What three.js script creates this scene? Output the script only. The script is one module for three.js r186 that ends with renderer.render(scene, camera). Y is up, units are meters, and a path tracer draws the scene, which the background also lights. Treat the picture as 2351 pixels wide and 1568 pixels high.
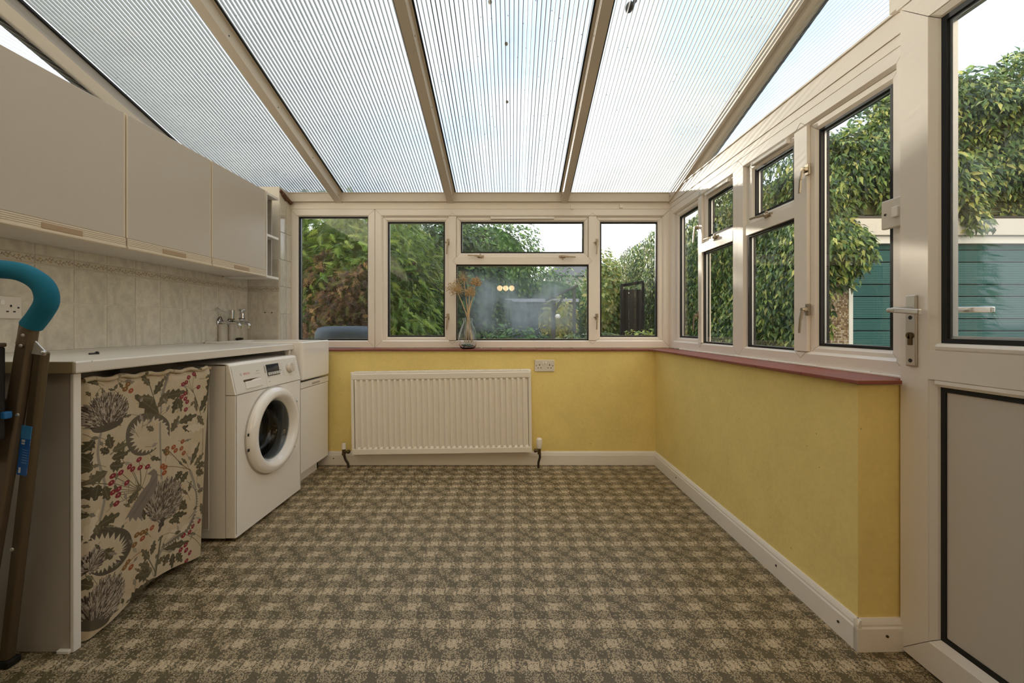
import * as THREE from 'three';
import { RoundedBoxGeometry } from 'three/addons/geometries/RoundedBoxGeometry.js';
import { mergeGeometries } from 'three/addons/utils/BufferGeometryUtils.js';
import { RectAreaLightUniformsLib } from 'three/addons/lights/RectAreaLightUniformsLib.js';
RectAreaLightUniformsLib.init();

// ------------------------------------------------------------------ camera, sky, sun, exposure
const W = 2351, H = 1568, F = 935, U0 = 1176, V0 = 750, EYE = 1.027;
const scene = new THREE.Scene();
const camera = new THREE.PerspectiveCamera(2 * Math.atan(H / 2 / F) * 180 / Math.PI, W / H, 0.02, 400);
camera.position.set(0, EYE, 0);
camera.lookAt(0, EYE, -1);
camera.setViewOffset(W, H, W / 2 - U0, H / 2 - V0, W, H);      // lens shift: horizon above the middle
scene.add(camera);

const renderer = new THREE.WebGLRenderer();
renderer.toneMapping = THREE.LinearToneMapping;
renderer.toneMappingExposure = 1.95;
renderer.shadowMap.enabled = true;

let seed = 7;
const rnd = () => { seed = (seed + 0x6D2B79F5) | 0; let t = Math.imul(seed ^ (seed >>> 15), 1 | seed); t = (t + Math.imul(t ^ (t >>> 7), 61 | t)) ^ t; return ((t ^ (t >>> 14)) >>> 0) / 4294967296; };
const rr = (a, b) => a + (b - a) * rnd();
const hash = (x, y, s = 0) => { let h = Math.imul(x | 0, 374761393) + Math.imul(y | 0, 668265263) + Math.imul(s | 0, 2147483647 ^ 0x5bd1e995); h = Math.imul(h ^ (h >>> 13), 1274126177); return ((h ^ (h >>> 16)) >>> 0) / 4294967296; };
const wrap = (a, n) => ((a % n) + n) % n;
function vnoise(x, y, px, py, s) {           // value noise, periodic in px, py cells
  const ix = Math.floor(x), iy = Math.floor(y), fx = x - ix, fy = y - iy, u = fx * fx * (3 - 2 * fx), v = fy * fy * (3 - 2 * fy);
  const h = (a, b) => hash(wrap(a, px), wrap(b, py), s);
  return (h(ix, iy) * (1 - u) + h(ix + 1, iy) * u) * (1 - v) + (h(ix, iy + 1) * (1 - u) + h(ix + 1, iy + 1) * u) * v;
}
function fbm(x, y, p, oct, s) { let a = 0, w = 0.5, n = 0; for (let i = 0; i < oct; i++) { a += w * vnoise(x, y, p, p, s + i); n += w; w *= 0.5; x *= 2; y *= 2; p *= 2; } return a / n; }
const lerp = THREE.MathUtils.lerp, clamp = THREE.MathUtils.clamp, sstep = THREE.MathUtils.smoothstep;

{ // pale afternoon sky: white haze low down, thin cloud over faint blue higher up
  const w = 1024, h = 512, d = new Float32Array(w * h * 4);
  for (let j = 0; j < h; j++) for (let i = 0; i < w; i++) {
    const el = ((j + 0.5) / h - 0.5) * Math.PI, up = Math.max(0, Math.sin(el));
    const az = (i / w) * 24, c = sstep(fbm(az, el * 5 + 40, 24, 5, 11), 0.36, 0.66);
    const blue = sstep(up, 0.06, 0.5) * (1 - 0.6 * c);
    const o = (j * w + i) * 4, k = 0.86;
    d[o] = k * lerp(1.0, 0.60, blue); d[o + 1] = k * lerp(1.0, 0.76, blue); d[o + 2] = k * lerp(1.0, 1.0, blue); d[o + 3] = 1;
    if (el < 0) { d[o] = d[o + 1] = d[o + 2] = 0.35; }
  }
  const t = new THREE.DataTexture(d, w, h, THREE.RGBAFormat, THREE.FloatType);
  t.magFilter = THREE.LinearFilter; t.mapping = THREE.EquirectangularReflectionMapping; t.needsUpdate = true;
  scene.background = t;
}
const sun = new THREE.DirectionalLight(new THREE.Color(1, 0.91, 0.77), 7.5);
sun.name = 'sun'; sun.position.set(-3.8, 2.5, -9); sun.target.position.set(0, 0, -0); sun.shadow.radius = 3.5;
Object.assign(sun.shadow.camera, { left: -14, right: 14, top: 12, bottom: -12, near: 0.1, far: 60 });
sun.position.multiplyScalar(3);
scene.add(sun, sun.target);

// ------------------------------------------------------------------ helpers
const V = (x, y, z) => new THREE.Vector3(x, y, z);
const bx = (w, h, d, x = 0, y = 0, z = 0) => new THREE.BoxGeometry(w, h, d).translate(x, y, z);
const bxr = (x0, x1, y0, y1, z0, z1) => bx(x1 - x0, y1 - y0, z1 - z0, (x0 + x1) / 2, (y0 + y1) / 2, (z0 + z1) / 2);
const rb = (w, h, d, r, x = 0, y = 0, z = 0, s = 3) => new RoundedBoxGeometry(w, h, d, s, r).translate(x, y, z);
const rbr = (x0, x1, y0, y1, z0, z1, r) => rb(x1 - x0, y1 - y0, z1 - z0, r, (x0 + x1) / 2, (y0 + y1) / 2, (z0 + z1) / 2);
const cy = (r0, r1, h, x = 0, y = 0, z = 0, n = 24) => new THREE.CylinderGeometry(r0, r1, h, n).translate(x, y, z);
const tube = (pts, r, n = 24, rs = 10) => new THREE.TubeGeometry(new THREE.CatmullRomCurve3(pts.map((p) => V(...p))), n, r, rs, false);
const rod = (a, b, r, n = 10) => { const A = V(...a), B = V(...b), d = B.clone().sub(A), g = new THREE.CylinderGeometry(r, r, d.length(), n); g.applyQuaternion(new THREE.Quaternion().setFromUnitVectors(V(0, 1, 0), d.normalize())); return g.translate((A.x + B.x) / 2, (A.y + B.y) / 2, (A.z + B.z) / 2); };
const bar = (a, b, w, t, up = V(0, 0, 1)) => {   // rectangular bar between two points: width w across, thickness t along up
  const A = V(...a), B = V(...b), y = B.clone().sub(A), L = y.length(); y.normalize();
  const x = new THREE.Vector3().crossVectors(y, up).normalize(), z = new THREE.Vector3().crossVectors(x, y);
  const g = new RoundedBoxGeometry(w, L, t, 3, Math.min(w, t) * 0.3); g.applyMatrix4(new THREE.Matrix4().makeBasis(x, y, z)); return g.translate((A.x + B.x) / 2, (A.y + B.y) / 2, (A.z + B.z) / 2);
};
const lathe = (pts, n = 40) => new THREE.LatheGeometry(pts.map((p) => new THREE.Vector2(...p)), n);
function merge(gs) { return mergeGeometries(gs.map((g) => { const q = g.index ? g.toNonIndexed() : g.clone(); for (const k of Object.keys(q.attributes)) if (!['position', 'normal', 'uv'].includes(k)) q.deleteAttribute(k); if (!q.attributes.uv) q.setAttribute('uv', new THREE.BufferAttribute(new Float32Array(q.attributes.position.count * 2), 2)); return q; })); }
const used = {};
const numbered = (n) => { const k = used[n] = (used[n] ?? -1) + 1; return k ? n + '_' + String(k).padStart(3, '0') : n; };
function part(parent, name, g, m, label) { const o = new THREE.Mesh(Array.isArray(g) ? merge(g) : g, m); o.name = name; if (label) o.userData.label = label; parent.add(o); return o; }
function thing(name, label, category, pos = [0, 0, 0], ry = 0, group) { const o = new THREE.Group(); o.name = numbered(name); o.position.set(...pos); o.rotation.y = ry; o.userData = { label, category }; if (group) o.userData.group = group; scene.add(o); return o; }
function meshThing(name, label, category, g, m, group) { const o = new THREE.Mesh(Array.isArray(g) ? merge(g) : g, m); o.name = numbered(name); o.userData = { label, category }; if (group) o.userData.group = group; scene.add(o); return o; }
function struct(name, label, category, pos = [0, 0, 0], ry = 0) { const o = new THREE.Group(); o.name = name; o.position.set(...pos); o.rotation.y = ry; o.userData = { label, category, kind: 'structure' }; scene.add(o); return o; }
function uvMetres(g, k = 1) {                    // uv in metres from the dominant axis of each face's normal
  const q = g.index ? g.toNonIndexed() : g, p = q.attributes.position, n = q.attributes.normal, uv = new Float32Array(p.count * 2);
  for (let i = 0; i < p.count; i++) { const a = Math.abs(n.getX(i)), b = Math.abs(n.getY(i)), c = Math.abs(n.getZ(i)); const [u, v] = a >= b && a >= c ? [p.getZ(i), p.getY(i)] : b >= c ? [p.getX(i), p.getZ(i)] : [p.getX(i), p.getY(i)]; uv[i * 2] = u * k; uv[i * 2 + 1] = v * k; }
  q.setAttribute('uv', new THREE.BufferAttribute(uv, 2)); return q;
}
function tex(w, h, fn, srgb = true) {
  const d = new Uint8Array(w * h * 4);
  for (let j = 0; j < h; j++) for (let i = 0; i < w; i++) { const c = fn(i, j), o = (j * w + i) * 4; d[o] = clamp(c[0], 0, 255); d[o + 1] = clamp(c[1], 0, 255); d[o + 2] = clamp(c[2], 0, 255); d[o + 3] = c[3] === undefined ? 255 : clamp(c[3], 0, 255); }
  const t = new THREE.DataTexture(d, w, h); t.wrapS = t.wrapT = THREE.RepeatWrapping; t.magFilter = THREE.LinearFilter; if (srgb) t.colorSpace = THREE.SRGBColorSpace; t.needsUpdate = true; return t;
}
function canvasTex(w, h, draw, srgb = true) { const c = document.createElement('canvas'); c.width = w; c.height = h; draw(c.getContext('2d'), w, h); const t = new THREE.CanvasTexture(c); if (srgb) t.colorSpace = THREE.SRGBColorSpace; t.magFilter = THREE.LinearFilter; return t; }
const std = (color, roughness = 0.5, o = {}) => new THREE.MeshPhysicalMaterial({ color, roughness, ...o });

// ------------------------------------------------------------------ materials
const fineBump = tex(256, 256, (i, j) => { const v = 255 * fbm(i / 8, j / 8, 32, 4, 3); return [v, v, v]; }, false);
const plasterBump = tex(512, 512, (i, j) => { const v = 255 * fbm(i / 32, j / 32, 16, 5, 5); return [v, v, v]; }, false);
const plasterMap = tex(512, 512, (i, j) => { const n = fbm(i / 64, j / 64, 8, 5, 17), m = fbm(i / 6, j / 6, 86, 2, 23); const k = 1 + (n - 0.5) * 0.05 + (m - 0.5) * 0.03; let s = 1; const cx = Math.floor(i / 32), cyy = Math.floor(j / 32); if (hash(cx, cyy, 77) > 0.965) { const dx = i - cx * 32 - 6 - 20 * hash(cx, cyy, 78), dy = j - cyy * 32 - 6 - 20 * hash(cx, cyy, 79); if (dx * dx + dy * dy < 1.6) s = 0.72; } return [243 * k * s, 221 * k * s, 142 * k * s]; });
const M = {
  upvc: std(0xf4ece1, 0.32), upvcAged: std(0xf1e8db, 0.38), rafter: std(0xd8ccbb, 0.45),
  gasket: std(0x0c0b0a, 0.6), spacer: std(0xb9bbbd, 0.35, { metalness: 0.8 }),
  glass: std(0xffffff, 0.0, { transmission: 1, thickness: 0, ior: 1.5 }),
  yellow: std(0xffffff, 0.72, { map: plasterMap, bumpMap: plasterBump, bumpScale: 0.0025 }),
  skirting: std(0xf3ede4, 0.35), sillTile: std(0x8c4d39, 0.58, { bumpMap: fineBump, bumpScale: 0.0004 }), sillGrout: std(0x6f4638, 0.9), mortar: std(0xcfc4b4, 0.95),
  white: std(0xf5efe6, 0.3), whiteGloss: std(0xf6f1ea, 0.16, { clearcoat: 0.6, clearcoatRoughness: 0.1 }), enamel: std(0xf5eee2, 0.26),
  socket: std(0xe4dccf, 0.3), dark: std(0x14110e, 0.6), black: std(0x0a0a0a, 0.5), screw: std(0x4a4640, 0.4, { metalness: 0.7 }),
  chrome: std(0xd6d6d6, 0.12, { metalness: 1 }), brushed: std(0xc4beb4, 0.34, { metalness: 0.9 }), handle: std(0xa79a86, 0.35, { metalness: 0.85 }), brass: std(0x6a5a40, 0.45, { metalness: 0.9 }), pipe: std(0x3a322a, 0.5, { metalness: 0.4 }),
  laminate: std(0xe4ddd2, 0.3, { bumpMap: fineBump, bumpScale: 0.0002 }), laminateEnd: std(0x9a8a6a, 0.5), cabinet: std(0xcdc2b4, 0.32, { bumpMap: fineBump, bumpScale: 0.0002 }), cabinetTrim: std(0xe3d3ba, 0.4), cabinetGrip: std(0xb59a7a, 0.5), carcass: std(0xd9d1c5, 0.5), panel: std(0xb9b0a4, 0.42),
  grout: std(0xe2dacb, 0.85), rust: std(0x6d4a34, 0.95),
};

// ------------------------------------------------------------------ floor
const floorTex = (() => {
  const N = 1024, cells = 8, cp = N / cells, g = 102, gp = N / g;              // printed mosaic: dark and light checks in a speckled field
  const type = (cx, cyy) => { const r = wrap(cyy, 4), c = wrap(cx, 4); if (r % 2 === 0) return c % 2 === 0 ? 2 : 1; if (c % 2 === 0) return 1; return r === 1 ? (c === 1 ? 2 : 0) : 0; };
  const at = (px, py) => {
    const x = wrap(px / cp, cells), y = wrap(py / cp, cells), cx = Math.floor(x), cyy = Math.floor(y), fx = x - cx, fy = y - cyy;
    let t = type(cx, cyy);
    if (t !== 1 && (fx < 0.11 || fx > 0.89 || fy < 0.11 || fy > 0.89) && !(fx < 0.24 && fy < 0.11) && !(fx > 0.76 && fy > 0.89)) return 1;
    if (t === 1) { // spurs of the neighbouring dark checks reach over the corners
      if (type(cx - 1, cyy) === 2 && fx < 0.26 && fy > 0.7 + fx * 0.9) t = 2;
      if (type(cx + 1, cyy) === 2 && fx > 0.74 && fy < 0.3 - (1 - fx) * 0.9) t = 2;
      if (type(cx, cyy - 1) === 2 && fy < 0.24 && fx < 0.24 - fy * 0.8) t = 2;
      if (type(cx, cyy + 1) === 2 && fy > 0.76 && fx > 0.76 + (1 - fy) * 0.8) t = 2;
      if (type(cx - 1, cyy) === 0 && fx < 0.22 && fy < 0.5) t = 0;
      if (type(cx + 1, cyy) === 0 && fx > 0.78 && fy > 0.5) t = 0;
    }
    return t;
  };
  return tex(N, N, (i, j) => {
    const ci = Math.floor(i / gp), cj = Math.floor(j / gp); let best = 9e9, second = 9e9, bi = 0, bj = 0, bxp = 0, byp = 0;
    for (let a = -1; a <= 1; a++) for (let b = -1; b <= 1; b++) {
      const gi = ci + a, gj = cj + b, px = (gi + 0.15 + 0.7 * hash(wrap(gi, g), wrap(gj, g), 31)) * gp, py = (gj + 0.15 + 0.7 * hash(wrap(gi, g), wrap(gj, g), 32)) * gp, dd = (px - i) ** 2 + (py - j) ** 2;
      if (dd < best) { second = best; best = dd; bi = wrap(gi, g); bj = wrap(gj, g); bxp = px; byp = py; } else if (dd < second) second = dd;
    }
    const t = at(bxp, byp), q = hash(bi, bj, 41), v = 0.9 + 0.2 * hash(bi, bj, 42);
    const edge = Math.sqrt(second) - Math.sqrt(best);
    let dark = t === 2 ? q < 0.93 : t === 0 ? q < 0.08 : q < 0.42;
    const dot = hash(Math.floor(i / 3), Math.floor(j / 3), 55);
    if (dark) { let c = [88, 77, 50]; if (dot > 0.86) c = [126, 110, 80]; return c.map((x) => x * v); }
    let c = [194, 175, 143]; if (dot > 0.9) c = [126, 109, 80]; if (t === 1) c = edge < 1.3 ? [132, 116, 86] : [172, 154, 122];
    return c.map((x) => x * v);
  });
})();
{
  const f = struct('floor', 'patterned brown and cream vinyl floor with houndstooth mosaic print', 'floor');
  const g = uvMetres(bxr(-2.3, 1.32, -0.06, 0, -3.3, -0.16), 1 / 0.3464);
  part(f, 'vinyl', g, std(0xffffff, 0.5, { map: floorTex, bumpMap: floorTex, bumpScale: 0.0003 }));
  part(f, 'room_floor', bxr(-2.6, 2.6, -0.06, 0, -0.16, 4.6), std(0x6b5138, 0.6), 'plain brown floor of the next room');
}

// ------------------------------------------------------------------ walls
const WD = 3.036, FD = 3.19, LX = -1.97;                     // yellow back wall, window face, left wall
const TILT = 0.02, RY = -Math.PI / 2 + Math.atan(TILT);        // the right-hand side runs a degree off square
const RO = [1.235, 0, -FD];                                   // its corner; local x runs towards the room's near end, local z into the room
const SILL = 0.859, HEAD = 2.067;
{
  const w = struct('wall_back', 'low yellow painted wall under the rear window', 'wall');
  part(w, 'masonry', uvMetres(bxr(-1.735, 1.30, -0.05, 0.845, -FD - 0.1, -WD)), M.yellow);
  part(w, 'pier', uvMetres(bxr(-2.3, -1.735, -0.05, 2.07, -FD - 0.1, -WD + 0.0015)), M.grout, 'narrow tiled pier beside the window');
  part(w, 'filler_stain', [rod([-1.735, 2.045, -3.04], [-1.72, 1.985, -3.17], 0.014, 6), rod([-1.73, 2.03, -3.06], [-1.725, 2.0, -3.12], 0.02, 5)], M.rust, 'dark crumbling filler at the frame corner');
}
{
  const w = struct('wall_right', 'long yellow painted half-height wall beside the side windows', 'wall', RO, RY);
  part(w, 'masonry', uvMetres(bxr(-0.02, 1.888, -0.05, 0.845, -0.1, 0.170)), M.yellow);
  part(w, 'near_wall', uvMetres(bxr(2.72, 2.78, -0.05, 2.06, -0.1, 0.03)), M.yellow);
}
const tileMaps = [0, 1, 2].map((s) => tex(256, 256, (i, j) => { const n = fbm(i / 32 + s * 3, j / 64, 8, 4, 60 + s), m = fbm(i / 20, j / 12, 16, 3, 70 + s), k = (n - 0.5) * 34 + (m - 0.5) * 14; return [215 + k, 206 + k, 188 + k * 0.9]; }));
const tileMats = tileMaps.map((m) => std(0xffffff, 0.13, { map: m, clearcoat: 0.4, clearcoatRoughness: 0.08 }));
const borderMap = canvasTex(512, 160, (c, w, h) => {
  c.fillStyle = '#d2c8b4'; c.fillRect(0, 0, w, h); c.strokeStyle = '#b5a68f'; c.lineWidth = 5; c.strokeRect(0, 12, w, h - 24);
  const leaf = (x, y, l, a, col) => { c.save(); c.translate(x, y); c.rotate(a); c.fillStyle = col; c.beginPath(); c.moveTo(0, 0); c.quadraticCurveTo(l * 0.4, -l * 0.32, l, 0); c.quadraticCurveTo(l * 0.4, l * 0.32, 0, 0); c.fill(); c.restore(); };
  c.strokeStyle = '#a18d78'; c.lineWidth = 7; c.beginPath(); for (let x = 0; x <= w; x += 8) { const y = h / 2 + 28 * Math.sin(x / w * Math.PI * 4); x ? c.lineTo(x, y) : c.moveTo(x, y); } c.stroke();
  for (let k = 0; k < 22; k++) { const x = (k + 0.5) / 22 * w, y = h / 2 + 28 * Math.sin(x / w * Math.PI * 4); leaf(x, y, 44, k % 2 ? -1.1 : 0.9, ['#a88f80', '#b59f86', '#9b9478'][k % 3]); }
  for (const [x, y] of [[60, 60], [200, 100], [330, 55], [455, 98]]) { c.fillStyle = '#c9b58f'; for (let a = 0; a < 6; a++) { c.beginPath(); c.arc(x + 13 * Math.cos(a), y + 13 * Math.sin(a), 10, 0, 7); c.fill(); } c.fillStyle = '#9b8f6a'; c.beginPath(); c.arc(x, y, 8, 0, 7); c.fill(); }
});
const borderMat = std(0xffffff, 0.2, { map: borderMap, bumpMap: borderMap, bumpScale: 0.002, clearcoat: 0.3 });
const TROWS = [[0.925, 1.1305], [1.1335, 1.285], [1.288, 1.327, 1], [1.330, 1.530], [1.533, 1.733], [1.736, 1.936]];
const tileGeo = (w, h, k) => { const g = rb(w - 0.003, h, 0.008, 0.0016, 0, 0, 0, 1); return g; };
const tileCache = {};
function wallTile(parent, name, w, h, place, mat) { const key = w.toFixed(4) + '_' + h.toFixed(4); const g = tileCache[key] ??= tileGeo(w, h); const o = part(parent, name, g, mat); place(o); return o; }
{
  const w = struct('wall_left', 'wall of glossy mottled cream tiles with a moulded border course', 'wall');
  part(w, 'masonry', bxr(-2.3, LX - 0.0022, -0.05, 1.95, -3.05, -0.42), M.grout);
  for (let k = 0; k < 13; k++) { const d0 = 2.914 + 0.116 - 0.15 * k, d1 = d0, dn = d0 - 0.15, dw = 0.15, dc = d0 - 0.075; TROWS.slice(0, 4).forEach((r, q) => { wallTile(w, r[2] ? 'border_tile' : 'tile', dw, r[1] - r[0], (o) => { o.position.set(LX - 0.004, (r[0] + r[1]) / 2, -dc); o.rotation.y = Math.PI / 2; }, r[2] ? borderMat : tileMats[(k * 7 + q * 5) % 3]); }); }
  const b = scene.getObjectByName('wall_back');
  for (const [x0, x1] of [[-1.97, -1.893], [-1.893, -1.735]]) TROWS.slice(0, 4).forEach((r, q) => wallTile(b, r[2] ? 'border_tile' : 'tile', x1 - x0, r[1] - r[0], (o) => o.position.set((x0 + x1) / 2, (r[0] + r[1]) / 2, -WD - 0.004 + 0.004), r[2] ? borderMat : tileMats[(q + 1) % 3]));
  const rv = [[0.87, 1.122], [1.125, 1.327], [1.330, 1.529], [1.532, 1.735], [1.738, 1.95]];
  for (const [d0, d1] of [[3.036, 3.12], [3.12, 3.188]]) rv.forEach((r, q) => wallTile(b, 'reveal_tile', d1 - d0, r[1] - r[0], (o) => { o.position.set(-1.733, (r[0] + r[1]) / 2, -(d0 + d1) / 2); o.rotation.y = Math.PI / 2; }, tileMats[q % 3]));
  part(b, 'screw_hole', [cy(0.004, 0.004, 0.012, 0, 0, 0, 8).rotateX(Math.PI / 2).translate(-1.84, 1.132, -WD + 0.002), cy(0.004, 0.004, 0.012, 0, 0, 0, 8).rotateX(Math.PI / 2).translate(-1.79, 1.132, -WD + 0.002)], M.dark);
}
{ // the house behind the viewer: outer wall with a wide opening, and the lit room beyond it
  const w = struct('wall_front', 'rendered house wall with a wide opening into the next room', 'wall');
  const render = std(0xcfc7b8, 0.9, { bumpMap: plasterBump, bumpScale: 0.004 }), inner = std(0xd8c6a4, 0.8);
  part(w, 'house_wall', [bxr(-7, -0.85, -0.3, 6.2, -0.42, -0.15), bxr(0.85, 7, -0.3, 6.2, -0.42, -0.15), bxr(-0.85, 0.85, 2.1, 6.2, -0.42, -0.15)].map((g) => uvMetres(g)), render);
  part(w, 'room_walls', [bxr(-2.6, -2.5, 0, 2.5, -0.15, 4.6), bxr(2.5, 2.6, 0, 2.5, -0.15, 4.6), bxr(-2.6, 2.6, 0, 2.5, 4.5, 4.6)], inner);
  part(w, 'room_ceiling', bxr(-2.6, 2.6, 2.4, 2.5, -0.15, 4.6), std(0xe8e2d6, 0.9));
}
// baseboards, moulded top
{
  const prof = [[0, 0], [0.015, 0], [0.015, 0.072], [0.012, 0.078], [0.012, 0.084], [0.009, 0.092], [0.005, 0.1], [0, 0.1]];
  const skirt = (L) => { const s = new THREE.Shape(prof.map((p) => new THREE.Vector2(...p))); return new THREE.ExtrudeGeometry(s, { depth: L, bevelEnabled: false }); };  // profile x out of the wall, runs along z
  const b = struct('baseboard_back', 'white moulded baseboard under the radiator', 'baseboard');
  part(b, 'board', skirt(2.55).rotateY(-Math.PI / 2).translate(1.072, 0, -WD), M.skirting).geometry.computeVertexNormals();
  part(b, 'screw', cy(0.004, 0.004, 0.004).rotateX(Math.PI / 2).translate(-1.325, 0.05, -WD + 0.016), M.screw);
  const r = struct('baseboard_right', 'white moulded baseboard along the side wall and its end', 'baseboard', RO, RY);
  part(r, 'board', skirt(1.75).rotateY(-Math.PI / 2).rotateY(Math.PI).scale(1, 1, -1).translate(0.154, 0, 0.17), M.skirting);
  r.children[0].geometry = (() => { const g = skirt(1.75); const m = new THREE.Matrix4().makeBasis(V(0, 0, 1), V(0, 1, 0), V(1, 0, 0)); g.applyMatrix4(m); const ix = g.attributes.position.array; for (let i = 0; i < ix.length; i += 9) for (let c = 0; c < 3; c++) { const t = ix[i + 3 + c]; ix[i + 3 + c] = ix[i + 6 + c]; ix[i + 6 + c] = t; } g.translate(0.152, 0, 0.17); g.computeVertexNormals(); return g; })();
  part(r, 'end_board', skirt(0.30).translate(0, 0, -0.115).rotateY(0).translate(1.888, 0, 0), M.skirting);
  for (const [x, y] of [[1.52, 0.05], [1.83, 0.045], [0.55, 0.05]]) part(r, 'screw', cy(0.004, 0.004, 0.003).rotateX(Math.PI / 2).translate(x, y, 0.186), M.screw);
  part(r, 'screw', cy(0.004, 0.004, 0.003).rotateZ(Math.PI / 2).translate(1.9045, 0.05, 0.09), M.screw);
}
// window sill: red quarry tiles
{
  const s = struct('trim_1', 'narrow sill of red quarry tiles under the rear window', 'window sill');
  part(s, 'mortar_bed', bxr(-1.735, 1.24, 0.843, 0.8475, -3.2, -WD + 0.004), M.mortar);
  const g = rb(0.2715, 0.0125, 0.182, 0.003, 0, 0, 0, 2);
  for (let x = -1.733 + 0.136; x < 1.2; x += 0.2745) { const o = part(s, 'tile', x > 0.9 ? rbr(x - 0.1355, 1.236, -0.00625, 0.00625, -0.091, 0.091, 0.003).translate(-x, 0, 0) : g, M.sillTile); o.position.set(x, 0.8535 + rr(-0.001, 0.001), -3.107); }
  const r = struct('trim_2', 'wider sill of red quarry tiles along the side windows', 'window sill', RO, RY);
  part(r, 'mortar_bed', bxr(0.155, 1.9, 0.843, 0.8475, -0.01, 0.175), M.mortar);
  const edges = [0.175, 0.315, 0.585, 0.858, 1.132, 1.405, 1.68];
  { const sh = new THREE.Shape([[1.6812, 0.006], [1.6812, -0.2], [1.922, -0.2], [1.922, -0.06], [1.889, -0.052], [1.889, 0.006]].map(([x, y]) => new THREE.Vector2(x, y))); part(r, 'tile', new THREE.ExtrudeGeometry(sh, { depth: 0.0085, bevelEnabled: true, bevelSize: 0.002, bevelThickness: 0.002, bevelSegments: 2, bevelOffset: -0.002 }).rotateX(-Math.PI / 2).translate(0, 0.8493, 0), M.sillTile); }
  for (let k = 0; k < edges.length - 1; k++) { const o = part(r, 'tile', rbr(edges[k] + 0.0012, edges[k + 1] - 0.0012, -0.00625, 0.00625, -0.006, 0.2, 0.003), M.sillTile); o.position.set(0, 0.8535 + rr(-0.0008, 0.0008), 0); }
  const bead = []; for (let x = 0.2; x < 1.9; x += 0.05) bead.push(rod([x, 0.862, 0.004 + rr(0, 0.004)], [x + 0.055, 0.862, 0.004 + rr(0, 0.004)], 0.005 + rr(0, 0.003), 6));
  part(r, 'sealant_bead', bead, M.upvcAged);
}

// ------------------------------------------------------------------ windows
// four mitred members round a rectangle; profile in (t inwards, d out of the wall)
function mitred(x0, x1, y0, y1, prof, gap = 0.0012) {
  const cor = (t) => [[x0 + t, y0 + t], [x1 - t, y0 + t], [x1 - t, y1 - t], [x0 + t, y1 - t]];
  const out = [];
  for (let s = 0; s < 4; s++) {
    const e = (s + 1) % 4, pos = [], n = prof.length, dir = [[1, 0], [0, 1], [-1, 0], [0, -1]][s];
    const P = (i, end) => { const [t, d] = prof[i], c = cor(t)[end ? e : s]; return [c[0] + (end ? -1 : 1) * gap * dir[0], c[1] + (end ? -1 : 1) * gap * dir[1], d]; };
    const tri = (a, b, c) => pos.push(...a, ...b, ...c);
    for (let i = 0; i < n; i++) { const j = (i + 1) % n; tri(P(i, 0), P(i, 1), P(j, 1)); tri(P(i, 0), P(j, 1), P(j, 0)); }
    const f = THREE.ShapeUtils.triangulateShape(prof.map((p) => new THREE.Vector2(...p)), []);
    for (const [a, b, c] of f) { tri(P(a, 0), P(b, 0), P(c, 0)); tri(P(a, 1), P(c, 1), P(b, 1)); }
    const g = new THREE.BufferGeometry(); g.setAttribute('position', new THREE.Float32BufferAttribute(pos, 3)); g.computeVertexNormals(); out.push(g);
  }
  return out;                                     // bottom, right, top, left
}
// profile order gives outward normals: t grows inwards, front face at d = 0
const frameProf = (w) => [[0, 0], [0, -0.06], [w, -0.06], [w, -0.014], [w - 0.010, 0]].map(([t, d]) => [t, d]);
const sashProf = [[0, -0.016], [0, -0.06], [0.035, -0.06], [0.035, -0.030], [0.023, -0.018], [0.021, -0.016]];
const ringProf = (a, b, d0, d1) => [[a, d1], [a, d0], [b, d0], [b, d1]];
const flat = (gs) => merge(gs);
function glazing(parent, x0, x1, y0, y1, d, mat = M.glass) {
  part(parent, 'pane', new THREE.PlaneGeometry(x1 - x0, y1 - y0).translate((x0 + x1) / 2, (y0 + y1) / 2, d - 0.004), mat);
  part(parent, 'gasket', flat(mitred(x0 - 0.002, x1 + 0.002, y0 - 0.002, y1 + 0.002, ringProf(0, 0.0095, d - 0.010, d + 0.004), 0)), M.gasket);
  part(parent, 'spacer_bar', flat(mitred(x0, x1, y0, y1, ringProf(0.002, 0.010, d - 0.018, d - 0.0105), 0)), M.spacer); part(parent, 'outer_gasket', flat(mitred(x0 - 0.002, x1 + 0.002, y0 - 0.002, y1 + 0.002, ringProf(0, 0.008, d - 0.034, d - 0.0185), 0)), M.gasket);
}
function frameMembers(parent, x0, x1, y0, y1, w, m = M.upvc) { ['sill_rail', 'jamb', 'head_rail', 'jamb'].forEach((n, i) => part(parent, n, mitred(x0, x1, y0, y1, frameProf(w))[i], m)); }
function cockspur(parent, x, y, dir) {           // dir: 'down' or +-1 for a lever lying along the rail
  const h = new THREE.Group(); h.name = 'handle'; h.position.set(x, y, -0.004); parent.add(h);
  const g = [rb(0.022, 0.05, 0.010, 0.003, 0, 0, 0.002), rb(0.016, 0.018, 0.02, 0.004, 0, 0, 0.012), cy(0.008, 0.008, 0.012).rotateX(Math.PI / 2).translate(0, 0, 0.024), rb(0.03, 0.010, 0.012, 0.003, -0.008, -0.004, 0.010)];
  const lev = [bar([0, -0.004, 0.026], [-0.004, -0.045, 0.032], 0.013, 0.008), bar([-0.004, -0.042, 0.032], [-0.007, -0.10, 0.034], 0.010, 0.007)];
  const all = merge([...g, ...lev]);
  if (dir !== 'down') all.rotateZ(dir > 0 ? Math.PI / 2 : -Math.PI / 2);
  parent.remove(h); return part(parent, 'handle', all.translate(x, y, -0.004), M.handle, 'dull metal cockspur handle');
}
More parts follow.
